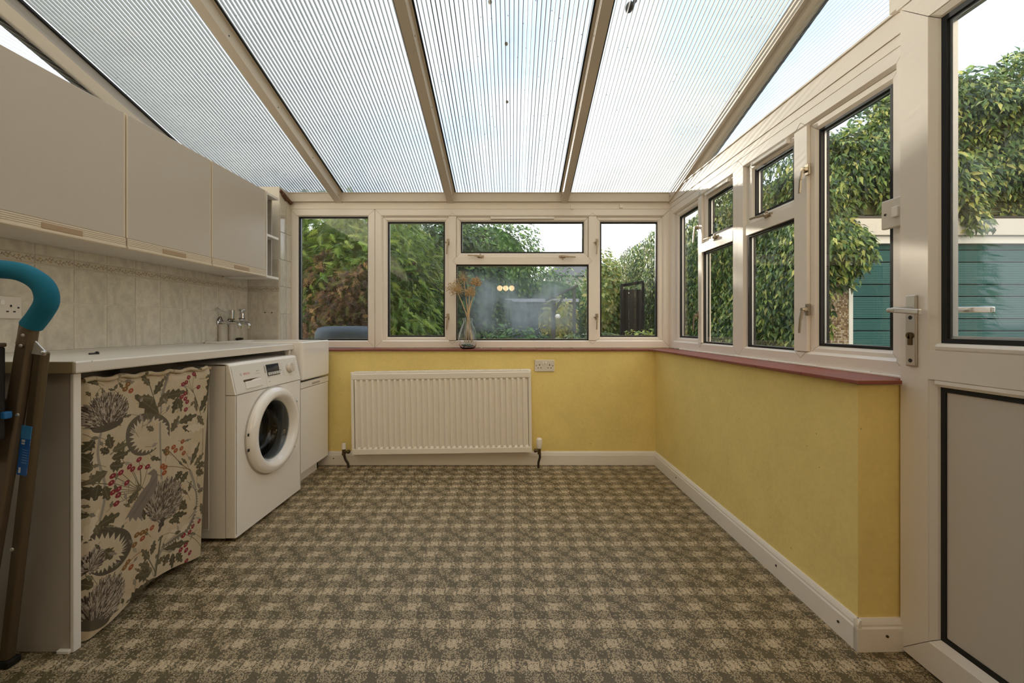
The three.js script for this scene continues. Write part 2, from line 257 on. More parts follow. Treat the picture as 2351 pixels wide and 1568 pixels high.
function casement(win, x0, x1, y0, y1, handles = [], vent = 0, name = 'casement') {
  const s = new THREE.Group(); s.name = name; win.add(s);
  ['bottom_rail', 'stile', 'top_rail', 'stile'].forEach((n, i) => part(s, n, mitred(x0 + 0.003, x1 - 0.003, y0 + 0.003, y1 - 0.003, sashProf)[i], M.upvc));
  part(s, 'shadow_gap_seal', flat(mitred(x0 - 0.001, x1 + 0.001, y0 - 0.001, y1 + 0.001, ringProf(0, 0.0042, -0.034, -0.021), 0)), M.gasket);
  glazing(s, x0 + 0.038, x1 - 0.038, y0 + 0.038, y1 - 0.038, -0.03);
  for (const [hx, hy, d] of handles) cockspur(s, hx, hy, d);
  if (vent) { const c = (x0 + x1) / 2; part(s, 'trickle_vent', [rb(vent, 0.017, 0.016, 0.004, c, y1 - 0.012, -0.006), rb(0.012, 0.02, 0.02, 0.003, c - vent / 2, y1 - 0.012, -0.006), rb(0.012, 0.02, 0.02, 0.003, c + vent / 2, y1 - 0.012, -0.006)], M.whiteGloss, 'slim white ventilator strip'); }
  return s;
}
const y0f = 0.863, y1f = 1.948, FW = 0.058;
const bxp = (px) => (px - U0) * FD / F;
{
  const a = struct('window_1', 'fixed single-pane window next to the tiled reveal', 'window', [0, 0, -FD]);
  const xl = -1.737, xr = bxp(860.2); frameMembers(a, xl, xr, y0f, y1f, FW); glazing(a, bxp(685), bxp(845), 0.922, 1.89, -0.016);
  const b = struct('window_2', 'rear window of two casements flanking a vent light over a misted fixed pane', 'window', [0, 0, -FD]);
  const X0 = bxp(861.2), X1 = 1.238, m1 = [bxp(1030.5), bxp(1046.7)], m2 = [bxp(1352), bxp(1369)];
  frameMembers(b, X0, X1, y0f, y1f, FW);
  const yb = y0f + FW, yt = y1f - FW;
  for (const m of [m1, m2]) part(b, 'mullion', bxr(m[0] - 0.001, m[1] + 0.001, yb, yt, -0.06, 0.0005), M.upvc);
  part(b, 'transom', bxr(m1[1], m2[0], 1.515, 1.572, -0.06, 0.0005), M.upvc);
  casement(b, X0 + FW - 0.002, m1[0], yb - 0.010, yt + 0.001, [[m1[0] - 0.006, 1.69, 'down'], [m1[0] - 0.006, 1.105, 'down']]);
  casement(b, m2[1], X1 - FW + 0.002, yb - 0.010, yt + 0.001, [[m2[1] + 0.004, 1.69, 'down'], [m2[1] + 0.004, 1.105, 'down']]);
  casement(b, m1[1], m2[0], 1.572, yt + 0.001, [[bxp(1104), 1.575, -1], [bxp(1291), 1.575, 1]], 0.487, 'vent_light');
  glazing(b, m1[1], m2[0], 0.921, 1.512, -0.016);
  const mist = tex(512, 256, (i, j) => {       // condensation trapped in the failed unit: wispy bloom
    const u = i / 512, v = j / 256, ed = Math.min(u, 1 - u, v * 0.8, (1 - v) * 0.8), q = fbm(u * 4, v * 3, 8, 5, 90), s = fbm(u * 9 + 3, v * 2.2, 16, 4, 95);
    const a = clamp(sstep(ed, 0.015, 0.24) * sstep(q * 0.65 + s * 0.35, 0.16, 0.56), 0, 1); const f = fbm(u * 22, v * 9, 64, 3, 99), g2 = fbm(u * 40, v * 3, 64, 3, 88), c = 14 + 165 * a * (0.45 + 0.45 * f + 0.45 * g2); return [c, c, c];
  }, false);
  mist.wrapS = mist.wrapT = THREE.ClampToEdgeWrapping;
  const film = std(0xc6d6e0, 1, { transparent: true, alphaMap: mist, transmission: 0.6, thickness: 0, side: THREE.DoubleSide });
  part(b, 'condensation_film', new THREE.PlaneGeometry(m2[0] - m1[1], 0.591).translate((m1[1] + m2[0]) / 2, 1.2165, -0.028), film, 'bluish mist between the panes');
  const weld = (w, x, y, d, t = 0.0165) => { const k = 0.03; return part(w, 'weld_line', [rod([x - t, y, 0.0004], [x, y + d * k, 0.0004], 0.0006, 4), rod([x + t, y, 0.0004], [x, y + d * k, 0.0004], 0.0006, 4)], weldMat); };
  const weldMat = std(0x8a7c69, 0.8);
  for (const m of [m1, m2]) { const x = (m[0] + m[1]) / 2, t = (m[1] - m[0]) / 2; weld(b, x, yb, -1, t); weld(b, x, yt, 1, t); }
  for (const [x, d] of [[m1[1], -1], [m2[0], 1]]) part(b, 'weld_line', [rod([x, 1.516, 0.001], [x + d * 0.024, 1.5435, 0.001], 0.0006, 4), rod([x, 1.571, 0.001], [x + d * 0.024, 1.5435, 0.001], 0.0006, 4)], weldMat);
  part(b, 'blind_bracket', [rb(0.026, 0.034, 0.014, 0.003, bxp(1313), 1.963, 0.006), rb(0.026, 0.03, 0.014, 0.003, bxp(1426), 1.968, 0.006)], M.upvcAged);
  // right-hand run, two coupled frames
  const c = struct('window_3', 'side window with a casement and a divided light beside the room corner', 'window', RO, RY), d = struct('window_4', 'side window with a divided light and a tall casement beside the door', 'window', RO, RY);
  const S = (D) => (FD - D) * 1.0002;
  const run = (w, s0, s1, casS, divS, hs, flip) => {
    frameMembers(w, s0, s1, y0f, y1f, FW);
    const mm = flip ? [divS[1], casS[0]] : [casS[1], divS[0]];
    part(w, 'mullion', bxr(mm[0] - 0.001, mm[1] + 0.001, yb, yt, -0.06, 0.0005), M.upvc);
    part(w, 'transom', bxr(divS[0], divS[1], 1.515, 1.572, -0.06, 0.0005), M.upvc); { const x = (mm[0] + mm[1]) / 2, t = (mm[1] - mm[0]) / 2; weld(w, x, yb, -1, t); weld(w, x, yt, 1, t); }
    casement(w, casS[0], casS[1], yb - 0.010, yt + 0.001, hs);
    casement(w, divS[0], divS[1], 1.572, yt + 0.001, [[(divS[0] + divS[1]) / 2, 1.575, -1]], 0.26, 'vent_light');
    glazing(w, divS[0], divS[1], 0.921, 1.512, -0.016);
  };
  run(c, 0.004, S(2.2635), [S(3.105), S(2.725)], [S(2.677), S(2.315)], [[S(2.725) - 0.004, 1.69, 'down'], [S(2.725) - 0.004, 1.105, 'down']], false);
  run(d, S(2.2625), S(1.30), [S(1.748), S(1.352)], [S(2.186), S(1.8215)], [[S(1.748) + 0.004, 1.70, 'down'], [S(1.748) + 0.004, 1.10, 'down']], true);
  part(c, 'corner_post', bxr(-0.03, 0.004, y0f, 2.0, -0.03, 0.006), M.upvcAged);
}
// head boards over the windows
{
  const t = struct('trim_3', 'cream head boards running above both window runs', 'trim');
  part(t, 'head_board', [bxr(-1.74, 1.24, 1.9485, 2.0, -FD - 0.06, -FD + 0.003)], M.upvcAged);
  const r = new THREE.Group(); r.name = 'side_head_board'; r.position.set(...RO); r.rotation.y = RY; t.add(r);
  part(r, 'lower_board', bxr(0.0, 1.895, 1.9485, 1.985, -0.06, 0.002), M.upvcAged); part(r, 'upper_board', bxr(0.0, 1.895, 1.9862, HEAD - 0.008, -0.06, 0.006), M.upvcAged); part(r, 'capping', bxr(0.0, 1.895, HEAD - 0.0075, HEAD, -0.06, 0.012), M.upvcAged);
}

// ------------------------------------------------------------------ lean-to roof: ribbed polycarbonate on bars
const PITCH = 0.297, roofY = (D) => 2.068 + (FD - D) * PITCH, SLOPE = Math.atan(PITCH);
{
  const c = struct('ceiling', 'sloping lean-to roof of ribbed translucent polycarbonate on cream bars', 'roof');
  const L0 = FD + 0.12, L1 = 0.42, len = (L0 - L1) / Math.cos(SLOPE);
  const up = (o) => { o.position.set(0, roofY((L0 + L1) / 2), -(L0 + L1) / 2); o.rotation.x = -SLOPE; return o; };
  const grime = tex(512, 512, (i, j) => { const n = fbm(i / 64, j / 64, 8, 5, 120), m = fbm(i / 128, j / 32, 4, 4, 130); const k = 1 - 0.035 * sstep(n, 0.5, 0.8) - 0.02 * sstep(m, 0.5, 0.8); let s = 1; const cx = Math.floor(i / 16), cj = Math.floor(j / 16); if (hash(cx, cj, 140) > 0.93) { const dx = i - cx * 16 - 3 - 10 * hash(cx, cj, 141), dy = j - cj * 16 - 3 - 10 * hash(cx, cj, 142); if (dx * dx + dy * dy < 1.2) s = 0.6; } return [250 * k * s, 250 * k * s, 247 * k * s]; });
  const skin = std(0xf2f3f4, 0.32, { transmission: 1, specularIntensity: 0.5, thickness: 0, map: grime, side: THREE.DoubleSide });
  const skin2 = std(0xf2f4f6, 0.2, { transmission: 1, specularIntensity: 0.5, thickness: 0, side: THREE.DoubleSide });
  const ribMat = std(0xb2b6b5, 0.8, { transmission: 0.4, thickness: 0 }), ribDirty = std(0x6c706a, 0.9, { transmission: 0.15, thickness: 0 });
  const bays = [[-2.18, -1.357], [-1.357, -0.483], [-0.483, 0.41], [0.41, 1.262]];
  bays.forEach(([x0, x1], k) => {
    const s = up(part(c, 'roof_sheet', uvMetres(new THREE.PlaneGeometry(x1 - x0 - 0.01, len).rotateX(-Math.PI / 2).translate((x0 + x1) / 2, 0, 0), 0.8), skin));
    part(s, 'upper_skin', new THREE.PlaneGeometry(x1 - x0 - 0.01, len).rotateX(-Math.PI / 2).translate((x0 + x1) / 2, 0.016, 0), skin2);
    const clean = [], dirty = [];
    for (let x = x0 + 0.015; x < x1 - 0.01; x += 0.0207) { const t = k === 2 && hash(Math.round(x * 1000), 3, 9) > 0.45; (t ? dirty : clean).push(bxr(x - 0.0011, x + 0.0011, 0.0005, 0.0155, -len / 2, len / 2)); if (t) dirty.push(bxr(x - 0.0016, x + 0.0016, 0.0005, 0.0018, -len / 2, len / 2)); }
    part(s, 'flute_ribs', clean, ribMat); if (dirty.length) part(s, 'dirty_flute_ribs', dirty, ribDirty, 'grimy grey ribs');
    if (k === 3) part(s, 'leaf_debris', [new THREE.IcosahedronGeometry(0.02, 1).scale(1, 0.4, 1.4).translate(0.535, 0.02, 0.018 + (-(1.87) + (L0 + L1) / 2) / Math.cos(SLOPE)), new THREE.IcosahedronGeometry(0.010, 1).scale(1, 0.4, 1).translate(0.552, 0.02, 0.045 + (-(1.87) + (L0 + L1) / 2) / Math.cos(SLOPE))], M.dark, 'dark clump of leaves lying on the roof');
    if (k === 2) part(s, 'lichen_spots', [[0.0, 2.02], [-0.07, 1.83], [0.0, 2.36]].map(([x, D]) => new THREE.IcosahedronGeometry(0.009, 1).scale(1, 0.2, 1.3).translate(x - 0.03, 0.019, -(D - (L0 + L1) / 2) / Math.cos(SLOPE))), std(0xc9b98a, 0.9));
  });
  const lip = (x, w, d = 0.073) => [bxr(x - w / 2, x + w / 2, -d, -0.001, -len / 2, len / 2), bxr(x - w / 2 - 0.012, x + w / 2 + 0.012, -0.009, -0.0015, -len / 2, len / 2), bxr(x - 0.03, x + 0.03, 0.017, 0.03, -len / 2, len / 2)];
  for (const x of [-1.357, -0.483, 0.41]) {
    const r = up(part(c, 'rafter', lip(x, 0.05), M.rafter));
    part(r, 'rubber_seal', [bxr(x + 0.037, x + 0.046, -0.008, -0.0008, -len / 2, len / 2), bxr(x - 0.046, x - 0.037, -0.008, -0.0008, -len / 2, len / 2)], M.gasket);
    const sc = []; for (let q = 0; q < 7; q++) sc.push(cy(0.004, 0.004, 0.002, 0, 0, 0, 10).rotateZ(Math.PI / 2).translate(x + 0.0255, -0.05, -len / 2 + 0.18 + q * 0.42), cy(0.004, 0.004, 0.002, 0, 0, 0, 10).rotateZ(Math.PI / 2).translate(x - 0.0255, -0.05, -len / 2 + 0.18 + q * 0.42));
    part(r, 'screw_heads', sc, M.screw);
  }
  const lw = up(part(c, 'wall_bar', [bxr(-2.30, -2.185, -0.06, -0.001, -len / 2, len / 2), bxr(-2.25, -2.172, -0.075, -0.06, -len / 2, len / 2)], std(0xa7a098, 0.5), 'grey side bar above the wall cupboards'));
  part(lw, 'rubber_seal', [bxr(-2.185, -2.172, -0.012, -0.001, -len / 2, len / 2), bxr(-2.31, -2.29, -0.078, -0.06, -len / 2, len / 2)], M.gasket);
  const rw = up(part(c, 'side_bar', bxr(-0.028, 0.05, -0.075, -0.001, -len / 2, len / 2), M.rafter)); rw.position.x = 1.245 + TILT * (FD - (L0 + L1) / 2) ; rw.rotation.order = 'YXZ'; rw.rotation.y = Math.atan(TILT);
  part(rw, 'lower_lip', bxr(-0.006, 0.055, -0.098, -0.075, -len / 2, len / 2), M.rafter); part(rw, 'rubber_seal', bxr(0.045, 0.056, -0.104, -0.097, -len / 2, len / 2), M.gasket);
  const sc = []; for (let q = 0; q < 7; q++) sc.push(cy(0.004, 0.004, 0.002, 0, 0, 0, 10).rotateZ(Math.PI / 2).translate(-0.0285, -0.045, -len / 2 + 0.16 + q * 0.48)); part(rw, 'screw_heads', sc, M.screw);
  part(c, 'eaves_beam', [bxr(-2.3, 1.25, 2.0005, 2.068, -FD - 0.08, -FD + 0.028), bxr(-2.3, 1.25, 2.064, 2.0685, -FD - 0.08, -FD + 0.034)], M.rafter);
  // gable infill: flat ribbed triangles on both sides
  const gable = (name, x, xk, base) => {
    const pts = [[-FD, Math.max(base, roofY(FD) - 0.02)], [-FD, base], [-0.42, base], [-0.42, roofY(0.42) - 0.01]];
    const sh = new THREE.Shape(pts.map(([z, y]) => new THREE.Vector2(-z, y))), g = new THREE.ShapeGeometry(sh); g.rotateY(Math.PI / 2); const p = g.attributes.position; for (let i = 0; i < p.count; i++) p.setX(i, x + xk * (p.getZ(i) + FD)); g.computeVertexNormals();
    const s = part(c, name, g, skin2), ribs = [];
    for (let y = base + 0.02; y < 2.84; y += 0.016) { const z0 = -FD + Math.max(0, (y + 0.02 - roofY(FD)) / PITCH); ribs.push(rod([x + xk * (z0 + FD) + 0.006, y, z0], [x + xk * (FD - 0.42) + 0.006, y, -0.42], 0.0007, 4)); }
    part(s, 'flute_ribs', ribs, ribMat); return s;
  };
  gable('gable_sheet', 1.262, TILT, HEAD - 0.01); gable('left_gable_sheet', -2.285, 0, 1.95);
  part(c, 'gable_post', bxr(1.245, 1.29, HEAD - 0.01, 2.6, -1.345, -1.305), M.upvcAged); part(c, 'door_head', bxr(1.235, 1.30, 2.04, HEAD, -1.31, -0.42), M.upvcAged);
}

// ------------------------------------------------------------------ door
{
  const d = struct('door_1', 'cream half-glazed door standing at the wall end', 'door', [1.235, 0, -1.296], -Math.PI / 2);
  const w = 0.82, prof = [[0, 0], [0, -0.065], [0.108, -0.065], [0.108, -0.02], [0.103, -0.012], [0.088, -0.003], [0.086, 0]];
  ['bottom_rail', 'stile', 'top_rail', 'stile'].forEach((n, i) => part(d, n, mitred(0, w, 0.006, 2.035, prof)[i], M.upvcAged));
  // middle rail with beads on both edges
  const beadRow = (y, s) => { const sh = new THREE.Shape([[0, -0.02], [0, -0.004], [0.004, 0.0], [0.012, 0.0005], [0.020, -0.006], [0.022, -0.02]].map(([a, b]) => new THREE.Vector2(a * s, b))); return new THREE.ExtrudeGeometry(sh, { depth: w - 0.21, bevelEnabled: false }).applyMatrix4(new THREE.Matrix4().makeBasis(V(0, 1, 0), V(0, 0, 1), V(1, 0, 0))).translate(0.105, y, 0); };
  part(d, 'middle_rail', bxr(0.086, w - 0.086, 0.872, 0.957, -0.065, 0.0005), M.upvcAged);
  part(d, 'glazing_bead', [beadRow(0.957, 1), beadRow(0.872, -1)], M.upvcAged);
  part(d, 'pane', new THREE.PlaneGeometry(w - 0.2, 0.96).translate(w / 2, 1.457, -0.024), M.glass);
  part(d, 'outer_pane', new THREE.PlaneGeometry(w - 0.2, 0.96).translate(w / 2, 1.457, -0.044), M.glass);
  part(d, 'gasket', flat(mitred(0.106, w - 0.106, 0.976, 1.929, ringProf(0, 0.016, -0.03, -0.018), 0)), M.gasket);
  part(d, 'spacer_bar', flat(mitred(0.108, w - 0.108, 0.978, 1.927, ringProf(0.012, 0.022, -0.042, -0.027), 0)), M.spacer);
  part(d, 'lower_panel', rbr(0.118, w - 0.118, 0.126, 0.84, -0.05, -0.021, 0.002), std(0xd6cdc0, 0.42), 'plain cream lower panel');
  part(d, 'panel_gasket', flat(mitred(0.106, w - 0.106, 0.112, 0.851, ringProf(0, 0.014, -0.05, -0.017), 0)), M.gasket);
  const h = new THREE.Group(); h.name = 'handle'; d.add(h); h.userData.label = 'satin metal lever handle on a long plate';
  part(h, 'back_plate', rbr(0.025, 0.058, 0.905, 1.125, 0, 0.009, 0.004), M.brushed);
  part(h, 'lever', [cy(0.009, 0.011, 0.045).rotateX(Math.PI / 2).translate(0.0415, 1.078, 0.03), bar([0.03, 1.079, 0.055], [0.115, 1.070, 0.052], 0.016, 0.011), rb(0.03, 0.014, 0.018, 0.005, 0.03, 1.0785, 0.052)], M.brushed);
  part(h, 'lock_cylinder', [cy(0.010, 0.010, 0.016).rotateX(Math.PI / 2).translate(0.0415, 1.000, 0.006), rb(0.012, 0.03, 0.016, 0.003, 0.0415, 0.985, 0.006)], M.brass, 'worn brass lock cylinder');
  part(h, 'keyway', rb(0.002, 0.008, 0.002, 0.0005, 0.0415, 1.001, 0.0145), M.black);
  part(h, 'plate_hole', [1.055, 0.923].map((y) => cy(0.0062, 0.0062, 0.002).rotateX(Math.PI / 2).translate(0.0415, y, 0.0085)), M.black);
  const o = new THREE.Group(); o.name = 'outer_handle'; d.add(o);
  part(o, 'back_plate', rbr(0.025, 0.058, 0.905, 1.125, -0.074, -0.065, 0.004), M.brushed); part(o, 'lever', [cy(0.009, 0.009, 0.05).rotateX(Math.PI / 2).translate(0.04, 1.078, -0.095), bar([0.03, 1.079, -0.122], [0.15, 1.075, -0.120], 0.018, 0.012)], M.chrome);
  for (const [y, r] of [[1.9, 0], [0.98, 0]]) part(d, 'hinge', cy(0.008, 0.008, 0.09, w - 0.01, y, 0.006), M.brushed);
  const j = struct('trim_4', 'cream door jamb between side window and door', 'trim');
  part(j, 'jamb', [bxr(1.273, 1.335, 0, 2.06, -1.335, -1.262)], M.upvcAged); part(j, 'threshold', bxr(1.245, 1.335, -0.02, 0.012, -1.262, -0.45), M.brushed); part(j, 'far_jamb', bxr(1.255, 1.335, 0, 2.06, -0.47, -0.41), M.upvcAged);
}

// ------------------------------------------------------------------ kitchen run on the left
// worktop
{
  const t = thing('worktop', 'long off-white laminate worktop above the washing machine', 'worktop', [0, 0, 0]);
  const s = new THREE.Shape([[-1.966, -1.262], [-1.966, -2.588], [-1.388, -2.588], [-1.352, -1.262]].map(([x, z]) => new THREE.Vector2(x, -z)));
  const g = new THREE.ExtrudeGeometry(s, { depth: 0.026, bevelEnabled: true, bevelThickness: 0.006, bevelSize: 0.006, bevelSegments: 4, bevelOffset: -0.006 }); g.rotateX(-Math.PI / 2).translate(0, 0.887, 0);
  part(t, 'slab', g, M.laminate);
  part(t, 'end_strip', rbr(-1.95, -1.358, 0.882, 0.9185, -1.263, -1.258, 0.002), M.laminateEnd, 'tan edging strip on the cut end');
  part(t, 'edge_joint', bxr(-1.3554, -1.3535, 0.884, 0.917, -1.313, -1.3118), M.dark);
}
{
  const t = thing('end_panel', 'tall beige side panel carrying the end of the worktop', 'panel', [-1.67, 0, -1.293]);
  part(t, 'board', bx(0.57, 0.878, 0.018, -0.01, 0.441, 0), M.panel); part(t, 'edge_strip', rb(0.012, 0.878, 0.024, 0.003, 0.284, 0.4395, 0), M.white, 'white front edging'); part(t, 'foot', rb(0.04, 0.012, 0.03, 0.003, 0.262, 0.006, 0.004), M.white);
}
{ const t = thing('support_post', 'slim white upright under the far end of the worktop', 'post', [-1.40, 0, -2.575]); part(t, 'upright', rb(0.025, 0.86, 0.02, 0.003, -0.02, 0.43, 0), M.white); part(t, 'cap', rb(0.03, 0.02, 0.022, 0.003, -0.02, 0.87, 0), M.white); }
// wall cupboards
for (let k = 0; k < 3; k++) {
  const dc = 1.51 + 0.5 * k, lab = ['cream wall cupboard hung above the double wall socket', 'cream wall cupboard hung between its two matching neighbours', 'cream wall cupboard hung next to the open shelf unit'][k];
  const t = thing('wall_cupboard', lab, 'cupboard', [LX + 0.004, 1.365, -dc], 0, 'row of wall cupboards');
  part(t, 'carcass', [bxr(0, 0.274, 0.006, 0.024, -0.249, 0.249), bxr(0, 0.274, 0.56, 0.578, -0.249, 0.249), bxr(0, 0.274, 0.02, 0.57, -0.249, -0.233), bxr(0, 0.274, 0.02, 0.57, 0.233, 0.249), bxr(0, 0.01, 0.02, 0.57, -0.24, 0.24)], M.carcass);
  const d = part(t, 'door', uvMetres(rbr(0.277, 0.2965, 0.045, 0.584, -0.2465, 0.2465, 0.003), 2), M.cabinet, 'plain cream door with a fine grain');
  part(d, 'edge_strip', [rbr(0.274, 0.2975, 0.045, 0.584, 0.2395, 0.2475, 0.003), rbr(0.274, 0.2975, 0.045, 0.584, -0.2475, -0.2395, 0.003)], M.cabinetTrim);
  const grip = []; for (let q = 0; q < 5; q++) grip.push(rbr(0.279, 0.3005, 0.008 + q * 0.0072, 0.0148 + q * 0.0072, -0.247, 0.247, 0.002));
  part(d, 'ribbed_grip_rail', grip, M.cabinetTrim, 'ribbed cream rail along the bottom');
  part(d, 'bottom_lip', rbr(0.274, 0.304, -0.001, 0.0085, -0.247, 0.247, 0.003), M.cabinetTrim);
  part(d, 'finger_pull', rbr(0.296, 0.3022, 0.011, 0.034, -0.07, 0.07, 0.003), M.cabinetGrip, 'tan recessed finger pull');
}
{
  const t = thing('open_shelf_unit', 'narrow white open shelf unit at the end of the wall cupboards', 'shelf unit', [LX + 0.004, 1.365, -2.842]);
  const a = 0.076; part(t, 'side', bxr(0, 0.296, -0.002, 0.584, a - 0.012, a), M.white); part(t, 'side', bxr(0, 0.245, -0.002, 0.584, -a, -a + 0.010), M.panel);
  for (const y of [0.004, 0.288, 0.572]) part(t, 'shelf', bxr(0, 0.292, y - 0.006, y + 0.010, -a, a - 0.012), M.white); part(t, 'back_board', bxr(0, 0.008, 0, 0.58, -a, a), M.panel);
}
// sockets
function socketFace(t, w, h) {
  part(t, 'plate', rb(w, h, 0.010, 0.004, 0, 0, 0.005), M.socket);
  for (const s of w > 0.1 ? [-1, 1] : [0]) {
    part(t, 'rocker', rb(0.014, 0.02, 0.006, 0.002, s * 0.0095, 0.019, 0.011), M.whiteGloss);
    part(t, 'pin_holes', [bx(0.006, 0.009, 0.002, s * 0.037, 0.006, 0.0095), bx(0.008, 0.005, 0.002, s * 0.037 - 0.011, -0.016, 0.0095), bx(0.008, 0.005, 0.002, s * 0.037 + 0.011, -0.016, 0.0095)], M.black);
    part(t, 'screw', cy(0.0035, 0.0035, 0.002).rotateX(Math.PI / 2).translate(s * 0.061, 0, 0.0098), M.screw);
  }
}
socketFace(thing('wall_socket', 'white double power socket on the yellow wall above the radiator end', 'socket', [(1250 - U0) * WD / F, 0.737, -WD]), 0.147, 0.087);
socketFace(thing('wall_socket', 'white double power socket on the cream tiled wall', 'socket', [LX + 0.0005, 1.102, -1.555], Math.PI / 2), 0.147, 0.087);
{ const t = thing('light_switch', 'white single light switch on the window jamb beside the door', 'switch', [1.2715, 1.402, -1.341], RY); part(t, 'plate', rb(0.086, 0.096, 0.016, 0.004, 0, 0, 0.01), M.socket); part(t, 'rocker', rb(0.022, 0.034, 0.012, 0.003, 0.012, 0, 0.021).rotateX(0.0), M.whiteGloss); part(t, 'screw', cy(0.004, 0.004, 0.002).rotateX(Math.PI / 2).translate(-0.027, 0, 0.0185), M.screw); }

// radiator
{
  const w = 1.303, h = 0.607, t = thing('radiator', 'white ribbed panel radiator fixed under the rear window', 'radiator', [-0.5075, 0.0995, -2.99]);
  t.rotation.z = 0.014;
  const n = 31, p = (w - 0.05) / n, pts = [];
  for (let k = 0; k < n; k++) { const x = -w / 2 + 0.025 + k * p; for (const [u, z] of [[0, 0.0], [0.10, 0.010], [0.16, 0.0125], [0.38, 0.0125], [0.45, 0.010], [0.56, 0.0], [0.62, -0.001], [0.94, -0.001]]) pts.push([x + u * p, z]); }
  pts.push([w / 2 - 0.025, 0]);
  const pos = [], yA = 0.052, yB = h - 0.055, zf = 0.045;
  const q = (a, b, c, d) => pos.push(...a, ...b, ...c, ...a, ...c, ...d);
  for (let i = 0; i < pts.length - 1; i++) {
    const [xa, za] = pts[i], [xb, zb] = pts[i + 1], A = zf + za, B = zf + zb;
    q([xa, yA + 0.012, A], [xb, yA + 0.012, B], [xb, yB - 0.012, B], [xa, yB - 0.012, A]);
    q([xa, yA, zf + 0.009], [xb, yA, zf + 0.009], [xb, yA + 0.012, B], [xa, yA + 0.012, A]);
    q([xa, yB - 0.012, A], [xb, yB - 0.012, B], [xb, yB, zf + 0.009], [xa, yB, zf + 0.009]);
  }
  const g = new THREE.BufferGeometry(); g.setAttribute('position', new THREE.Float32BufferAttribute(pos, 3)); g.computeVertexNormals();
  part(t, 'ribbed_panel', g, M.enamel);
  part(t, 'seam_rail', rbr(-w / 2 + 0.004, w / 2 - 0.004, h - 0.056, h - 0.012, 0.02, zf + 0.0105, 0.006), M.enamel); part(t, 'seam_rail', rbr(-w / 2 + 0.004, w / 2 - 0.004, 0.010, 0.053, 0.02, zf + 0.0105, 0.006), M.enamel);
  for (const s of [-1, 1]) part(t, 'side_cover', rbr(s < 0 ? -w / 2 : w / 2 - 0.022, s < 0 ? -w / 2 + 0.022 : w / 2, 0.004, h - 0.004, -0.03, zf + 0.008, 0.005), M.enamel);
  part(t, 'top_grille', [rbr(-w / 2, w / 2, h - 0.014, h, -0.03, -0.022, 0.003), rbr(-w / 2, w / 2, h - 0.014, h, 0.03, 0.05, 0.004), ...Array.from({ length: 60 }, (_, i) => bx(0.006, 0.004, 0.055, -w / 2 + 0.02 + i * 0.0214, h - 0.005, 0.003))], M.enamel);
  part(t, 'back_panel', bxr(-w / 2, w / 2, 0.01, h - 0.01, -0.035, -0.025), M.enamel);
  for (const x of [-0.435, 0.435]) part(t, 'bracket', bxr(x - 0.015, x + 0.015, 0.1, 0.5, -0.046, -0.03), M.white);
}
{
  const t = thing('lockshield_valve', 'small white-capped radiator valve with bent pipe near the sink unit', 'valve', [bxp(790) * 2.97 / FD, 0, -2.965]);
  part(t, 'pipe', tube([[0.034, 0.0, 0.0], [0.03, 0.03, 0], [0.012, 0.06, 0], [0.0, 0.10, 0]], 0.0085), M.pipe); part(t, 'body', [cy(0.012, 0.012, 0.045, 0, 0.115, 0), rod([0, 0.115, 0], [0.045, 0.118, 0], 0.010), cy(0.014, 0.014, 0.012, 0, 0.10, 0, 6), rod([0.025, 0.117, 0], [0.04, 0.117, 0], 0.014, 6)], M.brass); part(t, 'cap', cy(0.013, 0.015, 0.04, 0, 0.157, 0), M.white);
  const r = thing('thermostatic_valve', 'white thermostatic radiator valve with dark straight pipe', 'valve', [bxp(1238) * 2.97 / FD, 0, -2.965]);
  part(r, 'pipe', tube([[-0.006, 0, 0], [-0.005, 0.04, 0], [0.004, 0.075, 0], [0.002, 0.11, 0]], 0.0085), M.pipe); part(r, 'body', [cy(0.012, 0.012, 0.04, 0, 0.12, 0), rod([0, 0.125, 0], [-0.04, 0.125, 0], 0.010), cy(0.014, 0.014, 0.012, 0, 0.105, 0, 6), rod([-0.035, 0.125, 0], [-0.02, 0.125, 0], 0.014, 6)], M.brass);
  part(r, 'knob', lathe([[0, 0.14], [0.015, 0.14], [0.019, 0.15], [0.019, 0.17], [0.021, 0.172], [0.020, 0.205], [0.015, 0.216], [0, 0.218]], 24), M.white);
}

